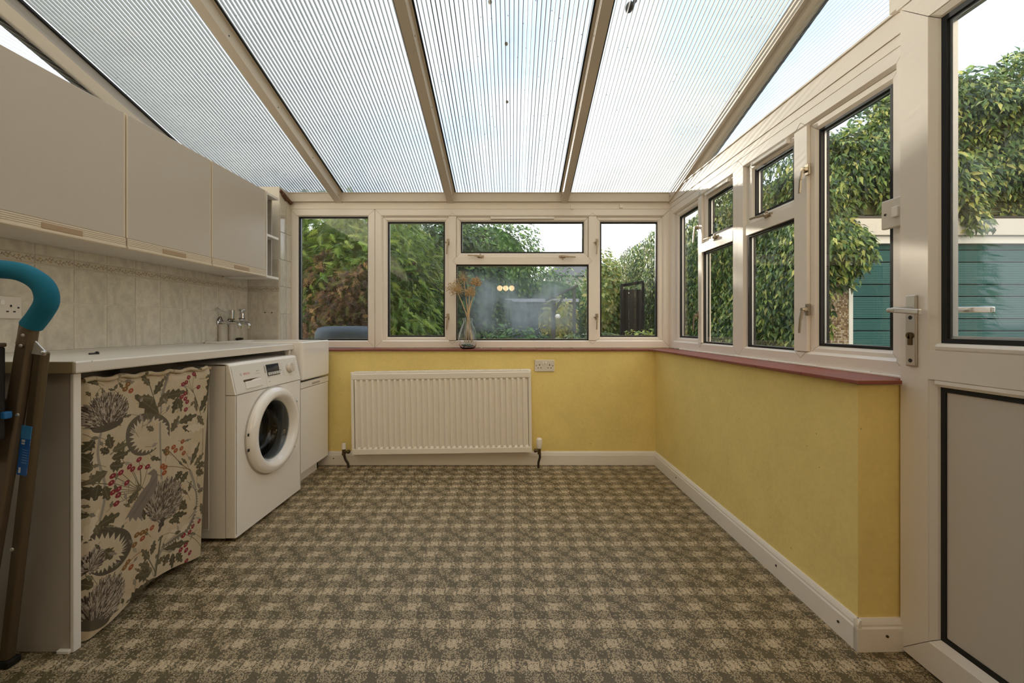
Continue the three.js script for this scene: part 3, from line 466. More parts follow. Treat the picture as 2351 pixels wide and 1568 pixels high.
// washing machine: local z points into the room
{
  const t = thing('washing_machine', 'white front-loading washing machine with a round glass door', 'washing machine', [-1.317, 0, -2.238], Math.PI / 2);
  const sh = new THREE.Shape([[-0.55, 0.018], [-0.012, 0.018], [0, 0.03], [0, 0.70], [-0.03, 0.838], [-0.05, 0.85], [-0.55, 0.85]].map(([z, y]) => new THREE.Vector2(z, y)));
  const g = new THREE.ExtrudeGeometry(sh, { depth: 0.592, bevelEnabled: true, bevelSize: 0.004, bevelThickness: 0.004, bevelSegments: 2, bevelOffset: -0.004 }).applyMatrix4(new THREE.Matrix4().makeBasis(V(0, 0, 1), V(0, 1, 0), V(-1, 0, 0))).translate(0.296, 0, 0);
  part(t, 'body', g, M.white);
  part(t, 'panel_seam', [bxr(-0.2995, 0.2995, 0.698, 0.7005, -0.01, 0.0008), bxr(-0.3006, -0.2995, 0.02, 0.845, -0.0475, -0.0455), bxr(-0.3006, -0.2995, 0.698, 0.7005, -0.0465, 0), rod([-0.045, 0.7, 0.0006], [-0.045, 0.838, -0.0298], 0.0011, 6)], std(0x8d8374, 0.7));
  part(t, 'side_groove', rb(0.002, 0.72, 0.035, 0.0009, -0.3003, 0.42, -0.145), std(0xd6cbbb, 0.4)); part(t, 'side_groove_edge', [rb(0.003, 0.72, 0.003, 0.001, -0.3005, 0.42, -0.1275), rb(0.003, 0.003, 0.035, 0.001, -0.3005, 0.06, -0.145)], M.white);
  for (const [x, z] of [[-0.25, -0.06], [0.25, -0.06], [-0.25, -0.5], [0.25, -0.5]]) part(t, 'foot', cy(0.02, 0.02, 0.02, x, 0.01, z, 16), M.dark);
  // sloping fascia: print and controls laid on its face
  const fa = new THREE.Group(); fa.name = 'control_panel'; fa.position.set(0, 0.70, 0); fa.rotation.x = -Math.atan2(0.03, 0.138); t.add(fa);
  const HF = 0.1412;
  const print = canvasTex(2048, 480, (c, w, h) => {
    c.fillStyle = '#ebe5db'; c.fillRect(0, 0, w, h); const k = w / 0.584, X = (m) => (m + 0.292) * k, Y = (m) => h - m * k * (h / (HF * k)) ;
    c.strokeStyle = '#8a8782'; c.lineWidth = 5; c.beginPath(); c.arc(X(-0.235), Y(0.094), 20, 0, 7); c.stroke(); c.beginPath(); c.arc(X(-0.235), Y(0.094), 9, 0, 7); c.stroke(); c.fillRect(0, 0, 0, 0);
    c.fillStyle = '#c0504a'; c.font = 'bold 52px sans-serif'; c.textBaseline = 'middle'; c.fillText('BOSCH', X(-0.215), Y(0.094));
    c.fillStyle = '#8a857c'; c.font = 'bold 30px sans-serif'; c.fillText('Maxx 7', X(-0.115), Y(0.100)); c.font = '24px sans-serif'; c.fillText('VarioPerfect', X(-0.125), Y(0.086));
    c.font = '20px sans-serif'; for (let q = 0; q < 7; q++) { c.fillRect(X(0.122), Y(0.118 - q * 0.011), 52 - (q * 13) % 20, 6); c.fillRect(X(0.255), Y(0.124 - q * 0.012), 40 - (q * 11) % 16, 6); }
    for (const [x, y] of [[0.106, 0.117], [0.106, 0.110], [0.107, 0.10]]) c.fillRect(X(x), Y(y), 26, 9); c.fillRect(X(0.104), Y(0.086), 22, 40);
    c.fillRect(X(-0.028), Y(0.052), 60, 5); c.fillRect(X(-0.028), Y(0.028), 66, 8);
    for (const [x, y] of [[0.165, 0.128], [0.135, 0.044], [0.19, 0.04], [0.25, 0.044]]) c.fillRect(X(x), Y(y), 18, 7);
  });
  part(fa, 'printed_fascia', new THREE.PlaneGeometry(0.584, HF - 0.006).translate(0, HF / 2, 0.0014), std(0xffffff, 0.3, { map: print }));
  part(fa, 'display', rbr(-0.025, 0.092, 0.058, 0.122, 0.001, 0.0035, 0.001), std(0x1c1e22, 0.12));
  part(fa, 'display_window', rbr(-0.019, 0.086, 0.091, 0.118, 0.003, 0.0042, 0.0004), std(0x34373c, 0.08));
  for (let q = 0; q < 6; q++) part(fa, 'button', rbr(-0.0205 + q * 0.0184, -0.006 + q * 0.0184, 0.062, 0.078, 0.003, 0.006, 0.001), std(0xc9c9c2, 0.4), 'pale grey key');
  part(fa, 'programme_knob', [cy(0.026, 0.029, 0.022, 0, 0, 0, 36).rotateX(Math.PI / 2).translate(0.195, 0.083, 0.012), rb(0.006, 0.05, 0.012, 0.002, 0.195, 0.083, 0.026)], std(0xdcd3c6, 0.3));
  part(fa, 'knob_ring', new THREE.TorusGeometry(0.0295, 0.0022, 8, 36).translate(0.195, 0.083, 0.003), M.brushed);
  const dr = part(fa, 'detergent_drawer', [rbr(-0.286, -0.047, 0.006, 0.133, 0.0012, 0.0013, 0.00002)], M.white);
  part(dr, 'grip_slot', (() => { const s = new THREE.Shape(); s.moveTo(-0.225, 0.064); s.lineTo(-0.085, 0.064); s.quadraticCurveTo(-0.15, 0.062, -0.175, 0.052); s.quadraticCurveTo(-0.2, 0.046, -0.225, 0.054); return new THREE.ExtrudeGeometry(s, { depth: 0.0012, bevelEnabled: false }).translate(0, 0, 0.0013); })(), std(0x4a3a1e, 0.7)); part(dr, 'grip', rbr(-0.218, -0.088, 0.018, 0.054, 0.001, 0.0055, 0.002).rotateX(0.0), M.whiteGloss, 'glossy white drawer grip');
  part(fa, 'dark_notch', rbr(-0.0415, -0.0385, 0.078, 0.118, 0.001, 0.0025, 0.0006), M.black);
  // porthole
  const d = new THREE.Group(); d.name = 'door'; d.position.set(0, 0.4645, 0); t.add(d); d.userData.label = 'round white porthole door with clear glass bowl';
  const ring = lathe([[0.228, 0], [0.229, 0.014], [0.226, 0.026], [0.215, 0.036], [0.198, 0.041], [0.184, 0.039], [0.170, 0.026], [0.160, 0.008], [0.157, 0.004], [0.157, 0]], 72).rotateX(Math.PI / 2); part(d, 'ring', ring, M.whiteGloss);
  part(d, 'backing_ring', lathe([[0.236, -0.001], [0.236, 0.003], [0.228, 0.004]], 64).rotateX(Math.PI / 2), std(0xb9b2a6, 0.5));
  part(d, 'glass_bowl', lathe([[0.158, 0.006], [0.150, 0.000], [0.140, -0.03], [0.128, -0.075], [0.105, -0.092], [0, -0.098]], 56).rotateX(Math.PI / 2), std(0xdfe3e4, 0.02, { transmission: 1, thickness: 0 }));
  part(d, 'rubber_gasket', lathe([[0.159, 0.004], [0.150, -0.01], [0.146, -0.05], [0.152, -0.055], [0.160, -0.02]], 56).rotateX(Math.PI / 2), std(0x6c6e70, 0.5), 'grey rubber door seal');
  part(d, 'pull', [new THREE.TorusGeometry(0.219, 0.016, 10, 24, 1.25).rotateZ(-0.72).scale(1, 1, 0.9).translate(0.012, 0, 0.016)], M.whiteGloss, 'white curved door pull');
  for (const y of [0.028, -0.048]) part(d, 'hinge_cap', bx(0.010, 0.014, 0.004, -0.2285, y, 0.016), M.black);
  part(t, 'drum', [lathe([[0.15, -0.11], [0.235, -0.13], [0.235, -0.42], [0, -0.42]], 48).rotateX(Math.PI / 2).translate(0, 0.4645, 0)], std(0x8f8b86, 0.25, { metalness: 0.95, side: THREE.DoubleSide }));
  // hole in the front: replace body front by a plate with an opening
  const plate = new THREE.Shape(); plate.moveTo(-0.2955, 0.034); plate.lineTo(0.2955, 0.034); plate.lineTo(0.2955, 0.697); plate.lineTo(-0.2955, 0.697); plate.lineTo(-0.2955, 0.034);
  const hole = new THREE.Path(); hole.absarc(0, 0.4645, 0.165, 0, Math.PI * 2, true); plate.holes.push(hole);
  t.userData.openFront = true;
  const body = t.children[0]; body.geometry = merge([
    new THREE.ExtrudeGeometry(plate, { depth: 0.012, bevelEnabled: false, curveSegments: 48 }).translate(0, 0, -0.012),
    rbr(-0.3, -0.288, 0.018, 0.85, -0.55, -0.048, 0.002), rbr(0.288, 0.3, 0.018, 0.85, -0.55, -0.048, 0.002), bxr(-0.298, 0.298, 0.018, 0.848, -0.55, -0.54), bxr(-0.296, 0.296, 0.018, 0.036, -0.55, -0.006), rbr(-0.3, 0.3, 0.836, 0.85, -0.55, -0.04, 0.004),
    rbr(-0.3, -0.288, 0.018, 0.70, -0.05, 0.0, 0.004), rbr(0.288, 0.3, 0.018, 0.70, -0.05, 0.0, 0.004), bxr(-0.292, 0.292, 0.018, 0.04, -0.05, -0.0005),
    (() => { const s = new THREE.Shape([[0, 0.699], [-0.03, 0.838], [-0.036, 0.848], [-0.05, 0.85], [-0.05, 0.699]].map(([z, y]) => new THREE.Vector2(z, y))); return new THREE.ExtrudeGeometry(s, { depth: 0.592, bevelEnabled: true, bevelSize: 0.003, bevelThickness: 0.004, bevelSegments: 2, bevelOffset: -0.003 }).applyMatrix4(new THREE.Matrix4().makeBasis(V(0, 0, 1), V(0, 1, 0), V(-1, 0, 0))).applyMatrix4(new THREE.Matrix4().makeScale(-1, 1, 1)).translate(-0.296, 0, 0); })(),
  ]);
}
{ const m = scene.getObjectByName('washing_machine').children[0]; const g = m.geometry, p = g.attributes.position; // the fascia wedge above was mirrored: rebuild its facing by recomputing
  g.computeVertexNormals(); }

// sink and its cupboard
{
  const t = thing('sink_cupboard', 'cream base cupboard under the ceramic sink', 'cupboard', [-1.352, 0, -2.772]);
  part(t, 'carcass', [bxr(-0.55, -0.03, 0.08, 0.665, -0.20, -0.185), bxr(-0.55, -0.03, 0.08, 0.665, 0.165, 0.18), bxr(-0.55, -0.03, 0.08, 0.095, -0.2, 0.18)], M.carcass);
  const d = part(t, 'door', rbr(-0.026, 0, 0.085, 0.625, -0.218, 0.185, 0.003), M.white); part(d, 'top_rail', rbr(-0.026, 0.003, 0.628, 0.668, -0.218, 0.185, 0.004), M.white); part(d, 'finger_pull', rbr(0.001, 0.005, 0.638, 0.652, -0.08, 0.03, 0.0015), M.panel, 'slim recessed grip');
  part(t, 'plinth', bxr(-0.075, -0.055, 0.0, 0.082, -0.16, 0.18), M.white, 'white recessed plinth'); part(t, 'leg', [cy(0.014, 0.02, 0.08, -0.08, 0.04, -0.19, 14)], M.dark);
  const s = thing('belfast_sink', 'deep white glazed ceramic sink beside the tiled corner', 'sink', [-1.655, 0.682, -2.782]);
  const o = new THREE.Shape(), rrect = (p, a, b, c, dd, r) => { p.moveTo(a + r, b); p.lineTo(c - r, b); p.quadraticCurveTo(c, b, c, b + r); p.lineTo(c, dd - r); p.quadraticCurveTo(c, dd, c - r, dd); p.lineTo(a + r, dd); p.quadraticCurveTo(a, dd, a, dd - r); p.lineTo(a, b + r); p.quadraticCurveTo(a, b, a + r, b); };
  rrect(o, -0.31, -0.192, 0.322, 0.192, 0.022); const hl = new THREE.Path(); rrect(hl, -0.235, -0.155, 0.285, 0.155, 0.04); o.holes.push(hl);
  part(s, 'basin', [new THREE.ExtrudeGeometry(o, { depth: 0.23, bevelEnabled: true, bevelSize: 0.01, bevelThickness: 0.01, bevelSegments: 4, bevelOffset: -0.01, curveSegments: 8 }).rotateX(-Math.PI / 2).translate(0, 0.01, 0), bxr(-0.28, 0.29, 0.0, 0.03, -0.17, 0.17)], M.whiteGloss);
  part(s, 'waste', [cy(0.035, 0.035, 0.006, 0, 0.033, 0)], M.chrome);
}
// taps
for (const [D, lab, lever] of [[2.735, 'chrome bib tap with a side lever on the tiled wall', 1], [2.835, 'chrome bib tap with a round capped head by the tiled corner', 0]]) {
  const t = thing('bib_tap', lab, 'tap', [LX, 1.055, -D]);
  part(t, 'wall_flange', lathe([[0, 0.0], [0.026, 0.0], [0.022, 0.008], [0.012, 0.012]]).rotateZ(-Math.PI / 2), M.chrome);
  part(t, 'spout', tube([[0.008, 0, 0], [0.05, 0.002, 0], [0.09, 0.0, 0], [0.122, -0.004, 0], [0.136, -0.018, 0], [0.138, -0.03, 0]], 0.0115), M.chrome);
  part(t, 'spout_nozzle', cy(0.013, 0.012, 0.02, 0.138, -0.03, 0), M.chrome);
  if (lever) { part(t, 'head', cy(0.019, 0.017, 0.062, 0.083, 0.052, 0), M.chrome); part(t, 'collar', cy(0.0205, 0.0205, 0.006, 0.083, 0.022, 0), M.brass); part(t, 'lever', [bar([0.075, 0.06, 0.005], [0.02, 0.082, 0.03], 0.010, 0.007), bar([0.022, 0.081, 0.029], [-0.0 + 0.006, 0.094, 0.034], 0.018, 0.008)], M.chrome); }
  else { part(t, 'head', lathe([[0, 0.012], [0.015, 0.014], [0.018, 0.03], [0.014, 0.045], [0.018, 0.062], [0.013, 0.076], [0.024, 0.084], [0.022, 0.094], [0, 0.096]]).translate(0.088, 0, 0), M.chrome); part(t, 'collar', cy(0.019, 0.019, 0.006, 0.088, 0.028, 0), M.brass); }
  part(t, 'feed_pipe', rod([0.012, -0.01, 0], [0.012, -0.125, 0], 0.016, 14), M.mortar, 'plastered-over feed pipe'); part(t, 'hose_loop', tube([[0.012, -0.02, 0.012], [0.006, 0.02, 0.018], [0.02, 0.038, 0.012], [0.03, 0.01, 0.006]], 0.0028, 20, 6), M.screw);
}
meshThing('scouring_pad', 'small dark brown scouring pad on the sink ledge', 'scourer', [new THREE.IcosahedronGeometry(0.022, 2).scale(1, 0.42, 1.4).translate(-1.925, 0.9415, -2.875), new THREE.IcosahedronGeometry(0.013, 1).scale(1, 0.6, 1).translate(-1.915, 0.939, -2.84)], std(0x33281a, 0.95));
meshThing('loose_bolt', 'tiny dark metal bolt lying on the worktop', 'bolt', [rod([-1.63, 0.922, -1.57], [-1.63, 0.922, -1.596], 0.0042, 8), rod([-1.63, 0.923, -1.596], [-1.63, 0.923, -1.602], 0.0075, 6)], M.screw);

// floral curtain under the worktop
const PC = (cx, cyy) => { const px = 150 + cx * 0.42725, py = 830 + cyy * 0.42725, D = 1.385 * F / (U0 - px); return [D, EYE - (py - V0) * D / F]; };
{
  const D0 = 1.285, DW = 0.64, CH = 0.87, CW = 1200, CHP = Math.round(CW * CH / DW);
  const Q = (cx, cyy) => { const [D, y] = PC(cx, cyy); return [(D - D0) / DW * CW, (0.86 - y) / CH * CHP]; };
  const fabric = canvasTex(CW, CHP, (c, w, h) => {
    c.fillStyle = '#d2c4a8'; c.fillRect(0, 0, w, h);
    for (let k = 0; k < 700; k++) { c.fillStyle = rnd() > 0.5 ? 'rgba(190,165,120,0.10)' : 'rgba(226,214,196,0.12)'; c.beginPath(); c.arc(rnd() * w, rnd() * h, 10 + rnd() * 60, 0, 7); c.fill(); }
    const olive = ['#5b5238', '#6a6046', '#4e472f', '#736a52'], grey = ['#8f8578', '#a0978a', '#7d7468'];
    const ln = (pts, lw, col) => { c.strokeStyle = col; c.lineWidth = lw; c.lineCap = 'round'; c.beginPath(); const p = pts.map((q) => Q(...q)); c.moveTo(...p[0]); for (let i = 1; i < p.length - 1; i++) { const m = i === p.length - 2 ? p[i + 1] : [(p[i][0] + p[i + 1][0]) / 2, (p[i][1] + p[i + 1][1]) / 2]; c.quadraticCurveTo(...p[i], ...m); } if (p.length === 2) c.lineTo(...p[1]); c.stroke(); };
    const leaf = (ax, ay, bx2, by2, wd, col, jag = 5) => {           // serrated leaf from a to b
      const A = Q(ax, ay), B = Q(bx2, by2), dx = B[0] - A[0], dy = B[1] - A[1], L = Math.hypot(dx, dy), nx = -dy / L, ny = dx / L, ww = wd * 2.5; c.fillStyle = col; c.beginPath(); c.moveTo(...A);
      for (const s of [1, -1]) for (let k = 0; k <= jag * 2; k++) { const u = s > 0 ? k / (jag * 2) : 1 - k / (jag * 2), b = Math.sin(Math.PI * Math.pow(u, 0.8)) * ww * (k % 2 ? 1 : 0.55), adv = k % 2 ? 0.05 : 0; c.lineTo(A[0] + dx * (u + adv) + nx * b * s, A[1] + dy * (u + adv) + ny * b * s); }
      c.closePath(); c.fill(); c.strokeStyle = 'rgba(205,190,160,0.55)'; c.lineWidth = 2; c.beginPath(); c.moveTo(...A); c.lineTo(A[0] + dx * 0.85, A[1] + dy * 0.85); c.stroke();
    };
    const thistle = (x, y, rx, ry, ang, base) => {
      const [X, Y] = Q(x, y), [Xr] = Q(x + rx, y), [, Yr] = Q(x, y + ry), RX = Xr - X, RYY = Yr - Y; c.save(); c.translate(X, Y); c.rotate(ang);
      c.fillStyle = '#857869'; c.beginPath(); c.ellipse(0, 0, RX * 0.95, RYY * 0.95, 0, 0, 7); c.fill();
      if (base) { c.fillStyle = '#5d5443'; c.beginPath(); c.ellipse(0, RYY * 0.66, RX * 0.72, RYY * 0.34, 0, 0, 7); c.fill(); }
      for (let k = 0; k < 900; k++) { const a = rnd() * 6.283, r = Math.sqrt(rnd()) * 0.97, px = Math.cos(a) * r * RX, py = Math.sin(a) * r * RYY; if (base && py > RYY * 0.62) continue; const o = Math.atan2(py - RYY * 0.9, px); const l = 12 + rnd() * 14; c.strokeStyle = ['#3c3028', '#b7aa9c', '#c6b9a8', '#574a3e', '#857868'][Math.floor(rnd() * 5)]; c.lineWidth = 3 + rnd() * 3; c.beginPath(); c.moveTo(px, py); c.lineTo(px + Math.cos(o) * l, py + Math.sin(o) * l); c.stroke(); }
      c.restore();
    };
    const berry = (x, y, col, r = 11) => { const [X, Y] = Q(x, y); c.fillStyle = col; c.beginPath(); c.ellipse(X, Y, r * 1.9, r * 1.45, -0.4, 0, 7); c.fill(); c.fillStyle = 'rgba(214,190,160,0.75)'; c.beginPath(); c.arc(X + 1, Y - 2, r * 0.45, 0, 7); c.fill(); };
    // stems
    ln([[185, 385], [165, 460], [170, 540], [205, 640], [208, 740], [178, 850]], 17, grey[1]); ln([[520, 150], [512, 240], [505, 330], [505, 450], [510, 640]], 16, grey[1]); ln([[560, 60], [525, 140], [515, 220]], 22, grey[0]);
    ln([[470, 1150], [475, 1060], [530, 970], [640, 900], [690, 800], [700, 700], [660, 590]], 24, grey[1]); ln([[470, 1150], [485, 1050], [500, 960]], 12, olive[1]); ln([[455, 700], [395, 690], [380, 640]], 5, olive[1]);
    ln([[445, 105], [470, 200], [500, 280]], 7, olive[3]); ln([[690, 180], [720, 280], [740, 370], [730, 520]], 6, olive[3]); ln([[235, 500], [330, 420], [370, 330]], 6, olive[1]); ln([[90, 665], [160, 650], [230, 660]], 5, olive[1]);
    ln([[660, 585], [600, 545], [540, 470]], 5, '#7a5038'); ln([[660, 580], [590, 560], [520, 565]], 4, '#7a5038'); ln([[400, 1020], [440, 1060], [470, 1130]], 8, olive[3]); ln([[330, 1080], [370, 1030], [400, 1020]], 4, '#7a5038'); ln([[725, 1000], [700, 950], [630, 930]], 4, olive[1]); ln([[725, 1010], [735, 950], [738, 920]], 4, olive[1]);
    for (const [x, y] of [[390, 527], [337, 565], [355, 578], [395, 570], [433, 565], [287, 597], [245, 615], [238, 652], [320, 652], [275, 685], [245, 703], [272, 718], [262, 763]]) ln([[395, 690], [(395 + x) / 2 + 8, (690 + y) / 2 + 6], [x, y]], 4, olive[1]);
    for (const [x, y] of [[628, 122], [646, 112], [660, 85], [692, 68], [710, 137]]) ln([[690, 180], [670, 140], [x, y]], 3, olive[1]);
    // curled acanthus loops
    const acanthus = (pts, wd, col, pale, side) => {      // curled leaf: smooth back, toothed inner edge
      const cv = new THREE.CatmullRomCurve3(pts.map((q) => { const p = Q(...q); return V(p[0], p[1], 0); })), n = 44, A = [], B = [];
      for (let k = 0; k <= n; k++) { const u = k / n, p = cv.getPoint(u), d = cv.getTangent(u), e = wd * Math.pow(Math.sin(Math.PI * clamp(u * 0.96 + 0.03, 0, 1)), 0.7); A.push([p.x + d.y * e * 0.45 * side, p.y - d.x * e * 0.45 * side]); const j = k % 2 ? 1.5 : 0.75; B.push([p.x - d.y * e * j * side + d.x * 10 * (k % 2), p.y + d.x * e * j * side + d.y * 10 * (k % 2)]); }
      c.fillStyle = pale; c.beginPath(); c.moveTo(...A[0]); A.forEach((q) => c.lineTo(...q)); B.slice().reverse().forEach((q) => c.lineTo(...q)); c.fill();
      c.fillStyle = col; c.beginPath(); c.moveTo(...A[0]); A.forEach((q) => c.lineTo(...q)); B.slice().reverse().forEach((q, k) => { const a = A[n - k]; c.lineTo(a[0] + (q[0] - a[0]) * (0.5 + 0.28 * (k % 2)), a[1] + (q[1] - a[1]) * (0.5 + 0.28 * (k % 2))); }); c.fill();
      c.strokeStyle = pale; c.lineWidth = 3; c.beginPath(); A.forEach((q, k) => (k ? c.lineTo(...q) : c.moveTo(...q))); c.stroke();
    };
    acanthus([[552, 400], [545, 330], [490, 290], [400, 298], [342, 350], [332, 430], [370, 488], [430, 495], [485, 465]], 46, '#6a6050', '#d6cab2', -1);
    acanthus([[70, 1005], [130, 940], [230, 908], [318, 935], [328, 1005], [270, 1090], [190, 1140], [125, 1138]], 52, '#595040', '#d4c7ae', 1);
    acanthus([[350, 1290], [390, 1220], [440, 1180], [485, 1158]], 30, '#6d6654', '#d2c5ac', 1);
    acanthus([[500, 1000], [560, 960], [640, 900], [685, 810], [700, 720]], 34, '#7d7465', '#d8ccb5', 1);
    acanthus([[640, 640], [690, 700], [690, 790], [640, 850]], 18, '#7a7060', '#d8ccb5', -1);
    // leaves
    for (const [a, b, d, e, wd, k] of [[500, 280, 370, 180, 24, 0], [470, 200, 390, 190, 12, 1], [450, 130, 415, 70, 12, 1], [470, 180, 530, 90, 14, 0], [490, 250, 560, 150, 14, 1], [530, 190, 640, 160, 18, 0], [600, 190, 570, 280, 14, 2], [610, 190, 615, 270, 12, 0], [560, 380, 605, 290, 14, 1], [600, 330, 700, 285, 16, 0], [620, 350, 680, 370, 12, 2], [700, 290, 740, 340, 14, 1], [700, 270, 690, 190, 9, 1], [715, 270, 770, 160, 16, 2], [770, 190, 780, 60, 22, 2], [760, 330, 800, 250, 12, 0], [240, 470, 225, 390, 14, 0], [245, 480, 330, 440, 16, 1], [240, 520, 330, 490, 16, 0], [230, 490, 180, 470, 12, 2], [150, 420, 95, 490, 16, 2], [130, 540, 90, 500, 20, 2], [140, 580, 85, 560, 18, 0], [230, 560, 300, 560, 18, 0], [220, 590, 90, 665, 18, 1], [150, 680, 80, 740, 22, 2], [170, 660, 150, 750, 20, 2], [200, 670, 225, 745, 16, 0], [160, 890, 280, 815, 18, 0], [150, 880, 165, 930, 12, 1], [120, 830, 80, 830, 10, 2], [470, 370, 430, 350, 10, 1], [480, 520, 450, 520, 10, 0], [660, 560, 715, 430, 12, 0], [680, 560, 740, 490, 12, 1], [690, 570, 750, 540, 14, 0], [620, 590, 570, 640, 16, 2], [650, 590, 600, 660, 14, 0], [690, 590, 740, 600, 16, 0], [700, 700, 745, 680, 10, 1], [640, 790, 580, 740, 18, 0], [650, 700, 665, 640, 8, 0], [560, 830, 640, 815, 12, 2], [540, 860, 600, 845, 12, 0], [720, 760, 740, 830, 12, 1], [510, 1010, 650, 965, 14, 0], [540, 1030, 510, 1100, 14, 0], [560, 1030, 555, 1110, 14, 2], [580, 1030, 610, 1075, 14, 0], [450, 1040, 470, 960, 12, 0], [440, 1060, 395, 1010, 12, 1], [470, 1100, 520, 1040, 10, 1], [450, 1130, 360, 1160, 22, 0], [440, 1100, 380, 1090, 12, 1], [330, 1300, 400, 1200, 18, 2], [480, 1160, 330, 1290, 14, 2], [140, 1210, 65, 1190, 16, 0], [200, 1010, 235, 1060, 18, 0], [190, 1030, 150, 1060, 12, 2], [80, 1000, 150, 880, 9, 3], [95, 960, 175, 790, 12, 3], [640, 360, 745, 350, 16, 3], [530, 950, 580, 900, 12, 3], [600, 920, 650, 870, 12, 3], [370, 700, 320, 780, 12, 0], [385, 700, 345, 760, 10, 1], [400, 790, 415, 850, 10, 2]]) leaf(a, b, d, e, wd, k === 3 ? '#e0d4bd' : olive[k], 4);
    for (let k = 0; k < 150; k++) {   // small sprigs filling the ground
      const x = 90 + rnd() * 680, y = 110 + rnd() * 1250 - (x - 75) * 0.2, a = rnd() * 6.28, l = 26 + rnd() * 22; if (x + (y - 110) * 0.05 > 800) continue;
      leaf(x, y, x + Math.cos(a) * l, y + Math.sin(a) * l, 4 + rnd() * 3, rnd() > 0.35 ? olive[k % 4] : grey[k % 3], 3); ln([[x, y], [x - Math.cos(a + 0.5) * l * 0.8, y - Math.sin(a + 0.5) * l * 0.8]], 3, olive[3]);
    }
    // thistles
    thistle(215, 275, 112, 100, -0.1, true); thistle(525, 745, 95, 110, 0.5, false); thistle(190, 1295, 105, 125, 0.5, true); thistle(140, 1078, 50, 46, 0.6, false);
    leaf(520, 830, 490, 920, 10, '#4a4038', 3);
    for (let k = 0; k < 16; k++) leaf(790 + (k % 3) * 10, 110 + k * 42, 770 + rnd() * 60, 70 + k * 44, 12, olive[(k * 3) % 4], 3);
    for (let k = 0; k < 14; k++) leaf(70 - k * 2, 330 + k * 80, 62 - k * 2 + rnd() * 30, 280 + k * 80, 9, grey[k % 3], 3);
    // bird
    { const P = [[430, 605], [448, 590], [468, 576], [485, 590], [490, 640], [478, 690], [440, 740], [405, 800], [395, 850], [380, 835], [370, 858], [352, 838], [335, 862], [330, 835], [306, 852], [345, 790], [375, 740], [400, 700], [440, 650], [455, 612]].map((q) => Q(...q)); c.fillStyle = '#857b70'; c.beginPath(); c.moveTo(...P[0]); P.slice(1).forEach((p) => c.lineTo(...p)); c.closePath(); c.fill(); c.strokeStyle = 'rgba(60,50,42,0.35)'; c.lineWidth = 2; for (let k = 0; k < 26; k++) { const x = 345 + k * 5, y = 830 - k * 8; const a = Q(x, y), b = Q(x + 26, y - 22); c.beginPath(); c.moveTo(...a); c.lineTo(...b); c.stroke(); } }
    const red = '#8d2430', orange = '#a4552c', brown = '#8a6230';
    for (const [x, y] of [[390, 527], [337, 565], [355, 578], [395, 570], [433, 565], [287, 597], [245, 615], [238, 652], [320, 652], [275, 685], [245, 703], [272, 718], [262, 763], [628, 122], [646, 112], [660, 85], [692, 68], [710, 137], [620, 190], [640, 172], [640, 200], [650, 217], [642, 258], [712, 858], [672, 885], [652, 917], [620, 935], [738, 918], [630, 985], [604, 1012], [632, 1014], [652, 1027], [632, 1072]]) berry(x, y, red);
    for (const [x, y] of [[622, 430], [572, 460], [583, 478], [615, 467], [628, 492], [515, 562], [528, 570], [524, 598], [402, 950], [340, 1105], [455, 893], [348, 157]]) berry(x, y, orange);
    for (const [x, y] of [[540, 468], [540, 493], [373, 932], [400, 920], [420, 912], [360, 985], [323, 1078], [303, 1107], [332, 122], [316, 148]]) berry(x, y, brown);
  });
  const weave = tex(64, 64, (i, j) => { const v = 128 + ((i >> 1) + (j >> 1)) % 2 * 70 + 30 * hash(i, j, 4); return [v, v, v]; }, false); weave.repeat.set(40, 50);
  const cloth = std(0xf2eee8, 0.85, { map: fabric, bumpMap: weave, bumpScale: 0.0006, side: THREE.DoubleSide, sheen: 0.3, sheenColor: new THREE.Color(0xc8b89a) });
  const nu = 90, nv = 60, g = new THREE.PlaneGeometry(1, 1, nu, nv), p = g.attributes.position, uv = g.attributes.uv;
  for (let i = 0; i < p.count; i++) {
    const u = uv.getX(i), v = 1 - uv.getY(i);                      // v down
    const top = lerp(0.855, 0.836, u), hem = 0.008 + 0.05 * Math.pow(Math.sin(Math.PI * clamp(u * 0.95, 0, 1)), 2), y = lerp(top, hem, v);
    const Dn = 1.3085, Df = lerp(1.905, 1.832, Math.pow(v, 0.7)), D = lerp(Dn, Df, u);
    let x = -1.383 + 0.005 * Math.sin(u * 9 + 0.6) * (0.3 + v) * 0.6 + 0.0012 * Math.sin(u * 31 + v * 2) + 0.012 * Math.sin(Math.PI * u) * v;
    x -= 0.045 * Math.pow(sstep(u, 0.93, 1), 2) + 0.02 * (1 - sstep(u, 0, 0.04)) + 0.012 * (1 - sstep(v, 0, 0.03)); 
    p.setXYZ(i, x, y, -D); uv.setXY(i, (D - D0) / DW, 1 - (0.86 - y) / CH);
  }
  g.computeVertexNormals();
  const t = thing('floral_curtain', 'hanging cloth curtain printed with thistles, leaves, red berries and a bird', 'curtain');
  part(t, 'cloth', g, cloth);
  const fold = []; for (let k = 0; k <= 40; k++) { const u = k / 40; fold.push([-1.386 + 0.004 * Math.sin(k * 1.3) + (u > 0.9 ? -0.03 * (u - 0.9) * 10 : 0), lerp(0.853, 0.838, u) + 0.004 * Math.sin(k * 0.9), -lerp(1.318, 1.9, u)]); }
  const fg = tube(fold, 0.008, 80, 8); { const q = fg.attributes.uv, pp = fg.attributes.position; for (let i = 0; i < q.count; i++) q.setXY(i, (-pp.getZ(i) - D0) / DW, 1 - (0.86 - pp.getY(i)) / CH); }
  part(t, 'rolled_hem', fg, cloth, 'gathered top hem');
  part(t, 'curtain_wire', rod([-1.4, 0.858, -1.31], [-1.40, 0.846, -1.93], 0.002, 6), M.screw);
}

